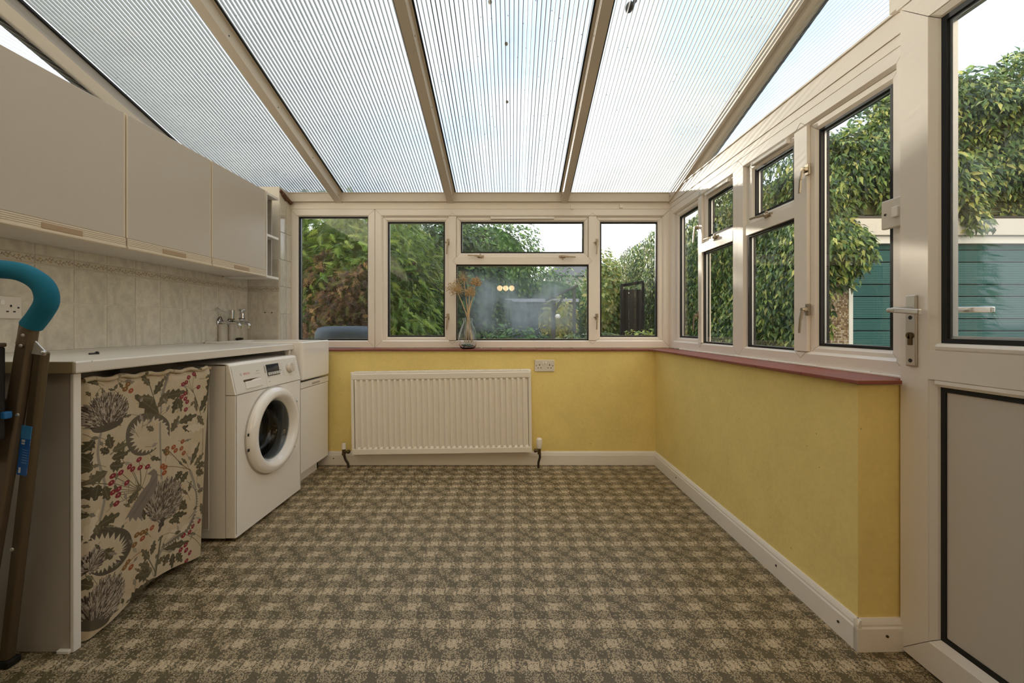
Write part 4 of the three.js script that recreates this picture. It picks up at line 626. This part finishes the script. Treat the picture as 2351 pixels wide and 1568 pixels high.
// ------------------------------------------------------------------ step ladder, folded, leaning at the worktop end
{
  const pp = (px, py, D) => [(px - U0) * D / F, EYE - (py - V0) * D / F, -D];
  const t = thing('step_ladder', 'folded bronze metal step ladder with a blue foam hand rail', 'ladder');
  const bronze = std(0x75644f, 0.38, { metalness: 0.35 }), bronze2 = std(0x64553f, 0.4, { metalness: 0.35 }), foam = std(0x17708a, 0.95);
  const A = pp(70, 735, 1.17), B = pp(-62, 1545, 1.205), dir = V(...B).sub(V(...A));
  const B2 = [A[0] + dir.x * 1.0, 0.012, A[2] + dir.z]; const near = 0.46;                          // second rail stands towards the viewer
  const off = (p, dx, dy, dz) => [p[0] + dx, p[1] + dy, p[2] + dz], rX = -0.40;
  part(t, 'front_rail', bar(A, B2, 0.042, 0.026, V(0, 0, 1)), bronze); part(t, 'front_rail', bar(off(A, rX, 0, 0.06), off(B2, rX, 0, 0.06), 0.042, 0.026, V(0, 0, 1)), bronze);
  const C = pp(97, 806, 1.185), Dd = [C[0] + (B2[0] - A[0]) * 0.78, 0.012, -1.235];
  part(t, 'rear_rail', bar(C, Dd, 0.030, 0.024, V(0, 0, 1)), bronze2); part(t, 'rear_rail', bar(off(C, rX, 0, 0.06), off(Dd, rX, 0, 0.06), 0.030, 0.024, V(0, 0, 1)), bronze2);
  const pl = (() => { const P = [pp(82, 783, 1.165), pp(106, 808, 1.165), pp(104, 816, 1.165), pp(74, 812, 1.165)]; const s = new THREE.Shape(P.map((q) => new THREE.Vector2(q[0], q[1]))); return new THREE.ExtrudeGeometry(s, { depth: 0.004, bevelEnabled: false }).translate(0, 0, -1.167); })();
  part(t, 'hinge_plate', pl, M.brushed, 'grey metal hinge plate'); part(t, 'hinge_bolt', new THREE.SphereGeometry(0.006, 12, 8).translate(...pp(99, 809, 1.16)), M.chrome);
  const rv = [[52, 770], [47, 794], [40, 953], [27, 1262]].map(([x, y]) => new THREE.SphereGeometry(0.0055, 12, 8).scale(1, 1, 0.5).translate(...pp(x, y, 1.153)));
  for (const g of rv) part(t, 'rivet', g, M.brushed);
  // hand rail: arch of tube wrapped in foam
  const hp = [[-205, 640, 1.12], [-160, 618, 1.125], [-80, 612, 1.13], [-10, 617, 1.14], [55, 627, 1.15], [98, 655, 1.16], [108, 690, 1.165], [92, 722, 1.17], [72, 748, 1.17]].map((q) => pp(...q));
  part(t, 'foam_grip', tube(hp, 0.0255, 60, 18), foam, 'blue foam sleeve'); part(t, 'rail_tube', tube([hp[8], pp(66, 760, 1.17), pp(58, 790, 1.172)], 0.019, 10, 12), bronze);
  part(t, 'rail_tube', tube([hp[0], off(A, rX, 0.02, 0.06), off(A, rX, -0.06, 0.06)], 0.019, 10, 12), bronze);
  // steps folded between the rails
  for (const f of [0.10, 0.36, 0.62, 0.86]) { const y = lerp(A[1], 0, f), x = lerp(A[0], B2[0], f), z = lerp(A[2], B2[2], f); part(t, f < 0.2 ? 'platform' : 'tread', rb(0.37, f < 0.2 ? 0.26 : 0.085, 0.03, 0.006, x + rX / 2, y - (f < 0.2 ? 0.1 : 0), z + 0.045), M.dark, 'black ribbed step'); part(t, 'tread_edge', rb(0.372, 0.012, 0.036, 0.004, x + rX / 2, y + 0.035, z + 0.046), bronze2); }
  part(t, 'brace', [bar(pp(36, 900, 1.175), pp(-60, 1010, 1.16), 0.012, 0.008, V(0, 0, 1))], bronze2); part(t, 'tread_clip', rb(0.03, 0.02, 0.02, 0.004, ...pp(8, 953, 1.14)), std(0x1f6aa8, 0.4), 'blue plastic clip');
  const sticker = canvasTex(96, 384, (c, w, h) => { c.fillStyle = '#1f62b4'; c.fillRect(0, 0, w, h); c.fillStyle = '#3f8fd0'; c.fillRect(0, h * 0.74, w, h * 0.26); c.fillStyle = '#f0f0f0'; c.fillRect(w * 0.62, 14, 22, 44); c.fillStyle = '#d8d8d8'; c.fillRect(w * 0.5, h * 0.62, 32, 14); c.fillRect(w * 0.5, h * 0.67, 32, 18); c.fillStyle = '#8fb8e0'; for (let k = 0; k < 6; k++) c.fillRect(12, h * 0.25 + k * 20, 50, 4); });
  const Sx = (q) => V(...C).lerp(V(...Dd), q), s0 = Sx(0.23), s1 = Sx(0.385), sg = bar([s0.x - 0.005, s0.y, s0.z + 0.0125], [s1.x - 0.005, s1.y, s1.z + 0.0125], 0.03, 0.0014, V(0, 0, 1));
  part(t, 'sticker', sg, std(0xffffff, 0.3, { map: sticker }), 'blue printed safety sticker');
  for (const q of [B2, off(B2, rX, 0, 0.06), Dd, off(Dd, rX, 0, 0.06)]) part(t, 'rubber_foot', rb(0.05, 0.024, 0.036, 0.006, q[0], 0.012, q[2]), M.dark);
}

// ------------------------------------------------------------------ vase on the sill
{
  const base = [bxp(1074) * 3.09 / FD, 0.8605, -3.09], t = thing('glass_vase', 'clear bottle-shaped glass vase on the window sill', 'vase', base);
  const glass = std(0xf2f7f5, 0.01, { transmission: 1, thickness: 0, ior: 1.5 });
  part(t, 'body', lathe([[0.0001, 0.0], [0.042, 0.0], [0.047, 0.002], [0.055, 0.008], [0.068, 0.032], [0.074, 0.065], [0.069, 0.11], [0.052, 0.16], [0.038, 0.19], [0.035, 0.205], [0.042, 0.228], [0.046, 0.236], [0.0435, 0.2365], [0.0395, 0.229], [0.0322, 0.205], [0.0352, 0.19], [0.0492, 0.16], [0.0662, 0.11], [0.0712, 0.065], [0.065, 0.033], [0.052, 0.012], [0.044, 0.009], [0.0001, 0.009]], 48), std(0xffffff, 0.0, { transmission: 1, thickness: 0.003, ior: 1.5 }));
  const peb = meshThing('glass_pebbles', 'green glass pebbles in the bottom of the vase', 'pebbles', Array.from({ length: 46 }, () => { const a = rnd() * 6.28, r = Math.sqrt(rnd()) * 0.045; return new THREE.IcosahedronGeometry(0.0075, 1).scale(1.2, 0.7, 1).translate(base[0] + Math.cos(a) * r, base[1] + 0.017 + rnd() * 0.014, base[2] + Math.sin(a) * r); }), std(0x5c7a62, 0.2)); peb.userData.kind = 'stuff';
  const straw = std(0xdcc199, 0.8), head = std(0xcdb083, 0.9), dust = std(0xb3946c, 0.95);
  const S = 3.09 / F, at = (px, py, dz = 0) => [(px - U0) * S, EYE - (py - V0) * S, -3.09 + dz];
  [['dried allium with the largest straw seed head leaning over the frame', 1047, 664, 0.072, 1082, 790, 0.0], ['dried allium with a small dense seed head', 1079, 671, 0.042, 1070, 790, 0.01], ['dried allium standing tallest with an open starry head', 1092, 648, 0.042, 1086, 788, -0.012], ['dried allium with a thin sparse head behind the others', 1064, 640, 0.05, 1076, 790, -0.02]].forEach(([lab, hx, hy, R, bx3, by3, dz], q) => {
    const a = thing('dried_allium', lab, 'dried flower', [0, 0, 0], 0, 'dried alliums in the vase');
    const H0 = at(hx, hy, dz), N0 = at(1075 + (hx - 1075) * 0.12, 726, dz * 0.4), B0 = at(bx3, by3 - 4, dz * 0.5);
    part(a, 'stem', tube([B0, N0, [lerp(N0[0], H0[0], 0.5), lerp(N0[1], H0[1], 0.55), lerp(N0[2], H0[2], 0.5)], H0], 0.0032, 30, 7), straw);
    const sp = [], fl = [], n = q === 3 ? 150 : 260, spread = q === 3 ? 1.35 : 1; 
    for (let k = 0; k < n; k++) { const z = rr(-0.75, 1), an = rnd() * 6.283, s = Math.sqrt(1 - z * z), l = R * (0.45 + 0.65 * rnd()) * spread, d = V(s * Math.cos(an), z, s * Math.sin(an)).multiplyScalar(l), e = [H0[0] + d.x, H0[1] + d.y, H0[2] + d.z]; if (e[2] < -3.172) e[2] = -3.172; sp.push(rod(H0, e, 0.0004, 3)); fl.push(new THREE.OctahedronGeometry(rr(0.0024, 0.0055) * (q === 3 ? 0.6 : 1), 0).translate(...e)); }
    part(a, 'seed_stalks', sp, straw).userData.kind = 'stuff'; part(a, 'seed_heads', [...fl, new THREE.IcosahedronGeometry(R * 0.28, 1).translate(...H0)], q === 3 ? dust : head).userData.kind = 'stuff';
  });
  for (let k = 0; k < 3; k++) meshThing('straw_stalk', ['bare straw stalk crossing to the open side of the vase', 'bare straw stalk standing upright in the middle of the vase', 'bare straw stalk leaning under the largest seed head'][k], 'stalk', tube([at(1066 + k * 9, 786, rr(-0.02, 0.02)), at(1074 + k, 730, 0.004), at(1082 - k * 9, 690 + k * 8, rr(-0.015, 0.015))], 0.0026, 20, 6), straw, 'bare stems in the vase');
}

// ------------------------------------------------------------------ lamp in the next room (its glow is mirrored in the rear window)
{
  const t = thing('pendant_lamp', 'three-bulb warm pendant lamp hanging in the next room', 'lamp', [-0.13, 0, 1.75]);
  part(t, 'cord', rod([0, 1.95, 0], [0, 2.4, 0], 0.006), M.dark); part(t, 'rail', rod([-0.14, 1.92, 0], [0.14, 1.92, 0], 0.012), M.brass); part(t, 'ceiling_rose', cy(0.05, 0.05, 0.02, 0, 2.39, 0), M.brass);
  for (const x of [-0.12, 0, 0.12]) {
    part(t, 'holder', cy(0.014, 0.02, 0.06, x, 1.88, 0), M.brass);
    part(t, 'bulb', new THREE.SphereGeometry(0.055, 20, 14).translate(x, 1.80, 0), std(0xffffff, 0.4, { emissive: new THREE.Color(1, 0.62, 0.28), emissiveIntensity: 11 }), 'glowing amber globe bulb');
    const l = new THREE.PointLight(new THREE.Color(1, 0.74, 0.42), 0.3); l.name = 'bulb_light'; l.position.set(x, 1.80, 0); l.shadow.radius = 2.6; t.add(l);
  }
}

// ------------------------------------------------------------------ outdoors
{ const g = struct('ground', 'dark garden soil and rough grass outside the windows', 'ground'); part(g, 'soil', bxr(-30, 30, -0.4, -0.2, -40, 8), std(0x5a5a3c, 0.95)); }
function leafGeo(l, w, fold = 0.25) { const g = new THREE.BufferGeometry(); const f = w * fold; g.setAttribute('position', new THREE.Float32BufferAttribute([0, 0, 0, -w / 2, l * 0.38, f, 0, l * 0.45, 0, w / 2, l * 0.38, f, 0, l, -l * 0.12], 3)); g.setIndex([0, 2, 1, 0, 3, 2, 1, 2, 4, 2, 3, 4]); g.computeVertexNormals(); return g; }
function sprayGeo(l, n = 9) {                      // feathery conifer spray: narrow leaflets off a curved stalk
  const pos = [], t = (a, b, c) => pos.push(...a, ...b, ...c), P = (u) => [0, l * u, -l * 0.28 * u * u];
  for (let k = 0; k < n; k++) { const u = (k + 0.6) / n, b = P(u), s = k % 2 ? 1 : -1, L = l * 0.42 * (1 - u * 0.75), w = l * 0.05; for (const q of [s, -s * 0.8]) { const e = [q * L * 0.8, b[1] + L * 0.75, b[2] - L * 0.25]; t([b[0], b[1] - w, b[2]], e, [b[0], b[1] + w, b[2]]); t([b[0] + q * L * 0.3, b[1] + L * 0.2, b[2]], [q * L * 0.62, b[1] + L * 0.25, b[2] - L * 0.1], [b[0] + q * L * 0.42, b[1] + L * 0.42, b[2]]); } }
  t([-l * 0.012, 0, 0], [l * 0.012, 0, 0], P(1)); const g = new THREE.BufferGeometry(); g.setAttribute('position', new THREE.Float32BufferAttribute(pos, 3)); g.computeVertexNormals(); return g;
}
const leafMat = (o = {}) => std(0xffffff, 0.6, { side: THREE.DoubleSide, ...o });
const ivyMat = std(0xffffff, 0.5, { transmission: 0.3, thickness: 0, side: THREE.DoubleSide });
const softLeaf = std(0xffffff, 0.85, { transmission: 0.35, thickness: 0, side: THREE.DoubleSide });
function scatter(parent, name, geo, mat, n, spot, cols, label) {
  const im = new THREE.InstancedMesh(geo, mat, n), m = new THREE.Matrix4(), X = V(0, 0, 0), c = new THREE.Color();
  for (let i = 0; i < n; i++) {
    const { p, n: nn, d, s } = spot(i); const z = nn.normalize(), y = d.addScaledVector(z, -d.dot(z)).normalize(); X.crossVectors(y, z);
    m.makeBasis(X.clone().multiplyScalar(s), y.clone().multiplyScalar(s), z.clone().multiplyScalar(s)); m.setPosition(p); im.setMatrixAt(i, m);
    c.set(cols[Math.floor(rnd() * cols.length)]); const k = rr(0.75, 1.2); c.r *= k; c.g *= k; c.b *= k; im.setColorAt(i, c);
  }
  im.name = name; im.userData.kind = 'stuff'; if (label) im.userData.label = label; parent.add(im); return im;
}
const jit = (a) => V(rr(-a, a), rr(-a, a), rr(-a, a));
const ivyCols = ['#6c8a42', '#587a38', '#86a04e', '#41602c', '#a4b25c', '#334c25', '#c0c26e', '#5a7a3c', '#2c4220'];
const GD = 4.55, GX = 3.5;                          // garage front and side
{ // garage
  const g = thing('garage', 'pebbledashed garage with a green ribbed door beyond the side window', 'garage', [0, -0.2, 0]);
  const peb = tex(512, 512, (i, j) => { const s = 5, ci = Math.floor(i / s), cj = Math.floor(j / s), q = hash(wrap(ci, 102), wrap(cj, 102), 200), dx = i - (ci + 0.5) * s, dy = j - (cj + 0.5) * s, k = 1 - 0.06 * Math.sqrt(dx * dx + dy * dy) * 2; const b = [[176, 150, 112], [204, 184, 150], [132, 106, 78], [222, 208, 184], [150, 128, 104]][Math.floor(q * 5)]; return b.map((x) => x * k); });
  const pm = std(0xffffff, 0.9, { map: peb, bumpMap: peb, bumpScale: 0.006 });
  part(g, 'wall', [uvMetres(bxr(GX, 3.76, 0, 2.32, -GD - 0.2, -GD), 0.55), uvMetres(bxr(GX, GX + 0.2, 0, 2.32, -14, -GD - 0.2), 0.55), uvMetres(bxr(6.5, 6.9, 0, 2.32, -GD - 0.2, -GD), 0.55)], pm, 'pebbledash wall');
  const wood = std(0xdfe0dc, 0.55); part(g, 'door_frame', [bxr(3.755, 3.80, 0, 2.17, -GD - 0.1, -GD + 0.01), bxr(3.755, 6.55, 2.155, 2.235, -GD - 0.1, -GD + 0.015), bxr(6.48, 6.53, 0, 2.17, -GD - 0.1, -GD + 0.01)], wood);
  part(g, 'fascia', bxr(GX - 0.05, 6.95, 2.24, 2.42, -GD - 0.1, -GD + 0.06), std(0xd6d2c8, 0.7)); part(g, 'roof', bxr(GX - 0.05, 6.95, 2.36, 2.46, -14, -GD + 0.02), std(0x55524c, 0.9));
  const lines = tex(8, 256, (i, j) => { const v = 150 + 80 * Math.sin(j / 256 * Math.PI * 2 * 12); return [v, v, v]; }, false); const green = std(0x1f5854, 0.42, { bumpMap: lines, bumpScale: 0.003 });
  const ribDark = std(0x1c4d48, 0.6); let y = 0.02, k = 0;
  while (y < 2.1) { const hh = k % 2 ? 0.25 : 0.136, y1 = Math.min(y + hh, 2.152); part(g, 'door_slat', rbr(3.80, 6.48, y + 0.007, y1 - 0.004, -GD - 0.07, -GD - 0.03, 0.005), green, 'green ribbed metal slat'); y = y1; k++; }
  part(g, 'door_backing', bxr(3.80, 6.48, 0, 2.16, -GD - 0.1, -GD - 0.072), ribDark);
}
{ // ivy over the garage
  const t = thing('ivy', 'dense green climber smothering the garage wall and roof edge', 'climber', [0, -0.2, 0]);
  const core = std(0x64693f, 1);
  const top0 = (x) => 3.28 + (x - 3.4) * 0.42 + 0.12 * Math.sin(x * 3.1) + 0.06 * Math.sin(x * 9);
  const front = new THREE.Shape([[3.4, 2.5], [7.4, 2.5], [7.4, top0(7.4) - 0.35], [6.2, top0(6.2) - 0.3], [5, top0(5) - 0.3], [4.2, top0(4.2) - 0.28], [3.4, top0(3.4) - 0.3]].map(([x, y]) => new THREE.Vector2(x, y)));
  part(t, 'opaque_core', [bxr(GX - 0.14, GX + 0.6, 0.25, 3.1, -13.8, -GD - 0.3), new THREE.ExtrudeGeometry(front, { depth: 0.9, bevelEnabled: false }).translate(0, 0, -GD - 0.98)], core);  // opaque filler added behind the leaves so light does not leak through
  scatter(t, 'side_leaves', leafGeo(0.082, 0.030), ivyMat, 48000, () => { const D = GD - 0.1 + Math.pow(rnd(), 1.5) * 9.2, y = rr(0.6, 3.5), b = 0.18 * Math.sin(D * 1.9 + y) + 0.14 * Math.sin(y * 3.1 + D * 3); const top = 3.4 + 0.2 * Math.sin(D * 1.3) + 0.1 * Math.sin(D * 4.1); return { p: V(GX - 0.18 - b - rr(0, 0.3) + sstep(y, top - 0.5, top) * 0.4, Math.min(y, top), -D), n: V(-1, 0.55, 0.35).add(jit(0.8)), d: V(-0.25, -1, 0.2).add(jit(0.6)), s: rr(0.55, 1.35) }; }, ivyCols);
  scatter(t, 'front_leaves', leafGeo(0.085, 0.030), ivyMat, 34000, () => { const x = rr(GX - 0.25, 7.2), top = top0(x), low = 2.46 - 0.14 * Math.sin(x * 9) - 0.1 * Math.sin(x * 23) - (x < 3.95 ? 0.85 * (3.95 - x) / 0.45 : 0), u = rnd(), y = lerp(low, top, u); return { p: V(x, y, -GD + 0.14 + 0.14 * Math.sin(x * 4 + y * 3) + 0.1 * Math.sin(y * 7) - sstep(u, 0.7, 1) * 0.35 + rr(-0.24, 0.06)), n: V(-0.35, 0.55, 1).add(jit(0.8)), d: V(0.1, -1, 0.25).add(jit(0.65)), s: rr(0.6, 1.35) }; }, ivyCols);
  scatter(t, 'top_sprigs', leafGeo(0.10, 0.04), ivyMat, 2600, () => { const x = rr(GX, 7.2), k = Math.abs(Math.sin(x * 5)); return { p: V(x, top0(x) + rr(-0.15, 0.2) * k, -GD - rr(0, 0.4)), n: V(-0.3, 0.8, 0.8).add(jit(0.8)), d: V(0, 0.6, 0.2).add(jit(0.9)), s: rr(0.6, 1.1) }; }, ivyCols);
}
{ // conifer with a dead brown side
  const t = thing('conifer', 'bright green conifer with a dead brown patch outside the rear window', 'tree', [-2.55, -0.2, -6.3]);
  part(t, 'trunk', [cy(0.06, 0.2, 2.9, 0, 1.45, 0, 10), ...Array.from({ length: 26 }, () => { const a = rnd() * 6.28, y = rr(0.5, 2.4); return rod([0, y, 0], [Math.cos(a) * 1.25, y + rr(-0.1, 0.5), Math.sin(a) * 1.25], 0.018, 5); })], std(0x5d4a3a, 0.95));
  part(t, 'inner_growth', lathe([[0, 0.4], [0.95, 0.5], [1.05, 1.6], [0.7, 2.5], [0.25, 2.85], [0, 2.95]], 14), std(0x68703a, 1));
  const greens = ['#6f9434', '#88a844', '#567a2a', '#9db350', '#456624', '#7f8f3a'], browns = ['#75573f', '#5c4432', '#94734f', '#b0905f', '#46352a', '#6f7a3a'];
  const isDead = (a, y) => { const q = Math.atan2(Math.sin(a - 1.25), Math.cos(a - 1.25)); return (q / 0.40) ** 2 + ((y - 1.45) / 0.62) ** 2 < 1 + 0.6 * Math.sin(a * 11 + y * 8); };
  const spot = (dead) => () => { let a, y; do { a = rr(-0.6, 3.7); y = rr(0.2, 3.05); } while (isDead(a, y) !== dead); const r = 1.22 * (1 - Math.pow(Math.max(0, y - 2.3), 1.3) * 0.5) + 0.12 * Math.sin(a * 6 + y * 4) + rr(-0.25, 0.22); return { p: V(Math.cos(a) * r, y, Math.sin(a) * r), n: V(Math.cos(a) * 0.8, 1, Math.sin(a) * 0.8).add(jit(0.9)), d: V(Math.cos(a), -0.25, Math.sin(a)).add(jit(1.0)), s: rr(0.6, 1.25) }; };
  scatter(t, 'green_sprays', sprayGeo(0.15), softLeaf, 11000, spot(false), greens); scatter(t, 'dead_sprays', sprayGeo(0.12, 7), softLeaf, 1900, spot(true), browns, 'dead brown foliage');
}
function bush(name, label, x, D, rx, ry, rz, y, n, size, cols, mat = softLeaf, group) {
  const t = thing(name, label, ry > 1.4 ? 'tree' : 'shrub', [x, -0.2, -D], 0, group);
  part(t, 'stems', [cy(0.06, 0.1, y, 0, y / 2, 0, 8), ...Array.from({ length: 8 }, () => rod([0, y * 0.6, 0], [rr(-rx, rx) * 0.7, y + rr(-0.3, 0.5) * ry, rr(-rz, rz) * 0.7], 0.02, 5))], std(0x4a3d30, 0.95));
  part(t, 'inner_growth', new THREE.IcosahedronGeometry(1, 2).scale(rx * 0.78, ry * 0.8, rz * 0.78).translate(0, y, 0), std(cols[0], 1));
  scatter(t, 'leaves', leafGeo(size, size * 0.55), mat, n, () => { const z = rr(-0.8, 1), a = rr(-0.4, 3.6), s = Math.sqrt(1 - z * z), k = rr(0.8, 1.08) + 0.10 * Math.sin(a * 7 + z * 9); const d = V(s * Math.cos(a), z, s * Math.sin(a)); return { p: V(d.x * rx * k, y + d.y * ry * k, d.z * rz * k), n: d.clone().add(jit(0.8)).add(V(0, 0.4, 0.3)), d: d.clone().add(V(0, -0.7, 0)).add(jit(0.7)), s: rr(0.6, 1.3) }; }, cols);
  return t;
}
const dk = ['#38582a', '#2c4a24', '#4a6c34', '#5c7e3e', '#243c1e'], md = ['#5e8240', '#4c7038', '#7a9a50', '#8fab5e', '#3e5e30'], yl = ['#b7b34c', '#c9bf5a', '#9aa548', '#d8cc72'];
bush('laurel_shrub', 'tall dark green shrub right behind the conifer', -1.2, 8.0, 1.0, 1.72, 0.85, 1.72, 4200, 0.13, dk);
bush('garden_tree', 'spreading green tree against the pale sky behind the vent light', -0.85, 13.4, 1.9, 2.1, 1.1, 2.85, 5600, 0.15, md);
bush('hedge_shrub', 'low dark shrub below the garden tree in front of the shed', 0.05, 6.2, 0.62, 0.62, 0.5, 0.55, 2200, 0.095, ['#3f6a2a', '#2f5522', '#52803a']);
bush('far_hedge', 'broad grey-green hedge behind the shed', 1.25, 15.0, 2.3, 1.75, 1.0, 1.55, 4200, 0.17, md);
bush('golden_shrub', 'yellow-leaved shrub beside the little shed', 1.1, 9.6, 0.42, 0.5, 0.4, 1.35, 700, 0.10, yl);
bush('tall_pale_shrub', 'pale yellow-green shrub rising beside the climber', 2.5, 11.2, 0.48, 1.25, 0.5, 1.95, 1600, 0.14, ['#a8b060', '#8ea154', '#c4bf74', '#6f8b48']);
bush('near_shrub', 'yellow-green low shrub at the foot of the climber', 2.35, 7.4, 0.4, 0.4, 0.4, 0.75, 700, 0.09, ['#9aa83e', '#b7bc58', '#6f8a34']);
bush('bramble_clump', 'straggly grass-green clump under the wooden arbour', 1.5, 7.8, 0.8, 0.55, 0.5, 0.55, 1500, 0.12, ['#6d8446', '#52703a', '#8f9c5e']);
bush('boundary_tree', 'tall dense boundary tree hidden mostly behind the conifer', -4.4, 14.6, 1.9, 2.4, 1.3, 3.0, 3000, 0.18, dk);
bush('boundary_tree', 'tall boundary tree beyond the fence corner', -7.6, 13.2, 1.8, 2.3, 1.3, 2.9, 2200, 0.18, dk);
bush('boundary_tree', 'dark evergreen boundary tree standing behind the laurel shrub', -2.3, 16.6, 1.5, 2.6, 1.2, 3.1, 2600, 0.18, dk);
{
  const q = thing('garden_gate', 'dark timber gate panel overgrown by the climber', 'gate', [2.5, -0.2, -8.5]);
  const gw = std(0x17140f, 0.9); for (let k = 0; k < 3; k++) part(q, 'board', rb(0.12, 2.0, 0.02, 0.003, -0.13 + k * 0.13, 1.0, 0, 1), std(0x2c251e, 0.95)); part(q, 'stile', bx(0.05, 2.1, 0.05, -0.22, 1.05, 0.02), gw); part(q, 'stile', bx(0.05, 2.15, 0.05, 0.22, 1.075, 0.02), gw); part(q, 'top_rail', bar([-0.24, 2.08, 0.02], [0.24, 2.16, 0.02], 0.06, 0.05), gw);
}
{
  const s = thing('garden_shed', 'grey-blue garden shed with a pale roof behind the misted pane', 'shed', [0.75, -0.2, -10.2]);
  for (let k = 0; k < 9; k++) part(s, 'board', bxr(-0.75, 0.75, 0.02 + k * 0.2, 0.215 + k * 0.2, -0.02, 0.02), std(0x54606a, 0.8)); part(s, 'side_wall', [bxr(-0.75, -0.71, 0, 1.82, -1.4, 0), bxr(0.71, 0.75, 0, 1.82, -1.4, 0)], std(0x4c565e, 0.8)); part(s, 'roof', bxr(-0.95, 0.9, 1.84, 1.92, -1.5, 0.12), std(0xb9bccb, 0.7));
  const a = thing('wooden_arbour', 'weathered timber arbour with a sloping top in the garden', 'arbour', [1.15, -0.2, -8.6]);
  const wd = std(0x50524a, 0.9); part(a, 'post', bx(0.09, 1.78, 0.09, -0.28, 0.89, 0), wd); part(a, 'post', bx(0.06, 2.02, 0.06, 0.16, 1.01, 0), wd); part(a, 'rafter', bar([-0.45, 1.78, 0], [0.24, 2.1, 0], 0.06, 0.09), wd); part(a, 'brace', bar([-0.28, 1.5, 0], [-0.05, 1.9, 0], 0.05, 0.05), wd); part(a, 'bird_feeder', new THREE.SphereGeometry(0.06, 12, 10).translate(-0.21, 1.43, 0.2), M.white, 'small white hanging feeder'); part(a, 'feeder_cord', rod([-0.21, 1.48, 0.2], [-0.21, 1.88, 0.0], 0.004, 5), wd);
  const f = thing('garden_fence', 'brown close-boarded timber fence behind the conifer', 'fence', [0, -0.2, -9.4]);
  for (let k = 0; k < 28; k++) part(f, 'board', rb(0.135, 1.32 + rr(-0.02, 0.02), 0.02, 0.003, -5.6 + k * 0.14, 0.66, 0, 1), std([0x7a6450, 0x6b5645, 0x86705a][k % 3], 0.95));
  const c = thing('compost_bin', 'dark blue-grey plastic compost bin close outside the window', 'bin', [-1.62, -0.2, -4.05]);
  part(c, 'body', lathe([[0, 0], [0.36, 0], [0.30, 1.08], [0, 1.08]], 28), std(0x2f383e, 0.6)); part(c, 'lid', lathe([[0, 1.235], [0.22, 1.232], [0.285, 1.215], [0.31, 1.17], [0.315, 1.09], [0.29, 1.08]], 36), std(0x3a464e, 0.55), 'rounded lid');
  const h = thing('neighbour_house', 'distant house with a grey hipped roof beyond the hedge', 'house', [5.5, -0.2, -34]);
  part(h, 'walls', bxr(-3, 3, 0, 5.0, -3, 3), std(0xcfc4b4, 0.9)); part(h, 'roof', new THREE.ConeGeometry(4.6, 2.4, 4).rotateY(Math.PI / 4).translate(0, 6.3, 0), std(0x77726e, 0.9)); part(h, 'window', bxr(-1.6, -0.4, 2.8, 4.2, 3.0, 3.03), std(0x39424a, 0.2));
}

scene.traverse((o) => { if (o.isMesh) { o.castShadow = true; o.receiveShadow = true; } if (o.isLight && o.shadow) o.castShadow = true; });
renderer.render(scene, camera);
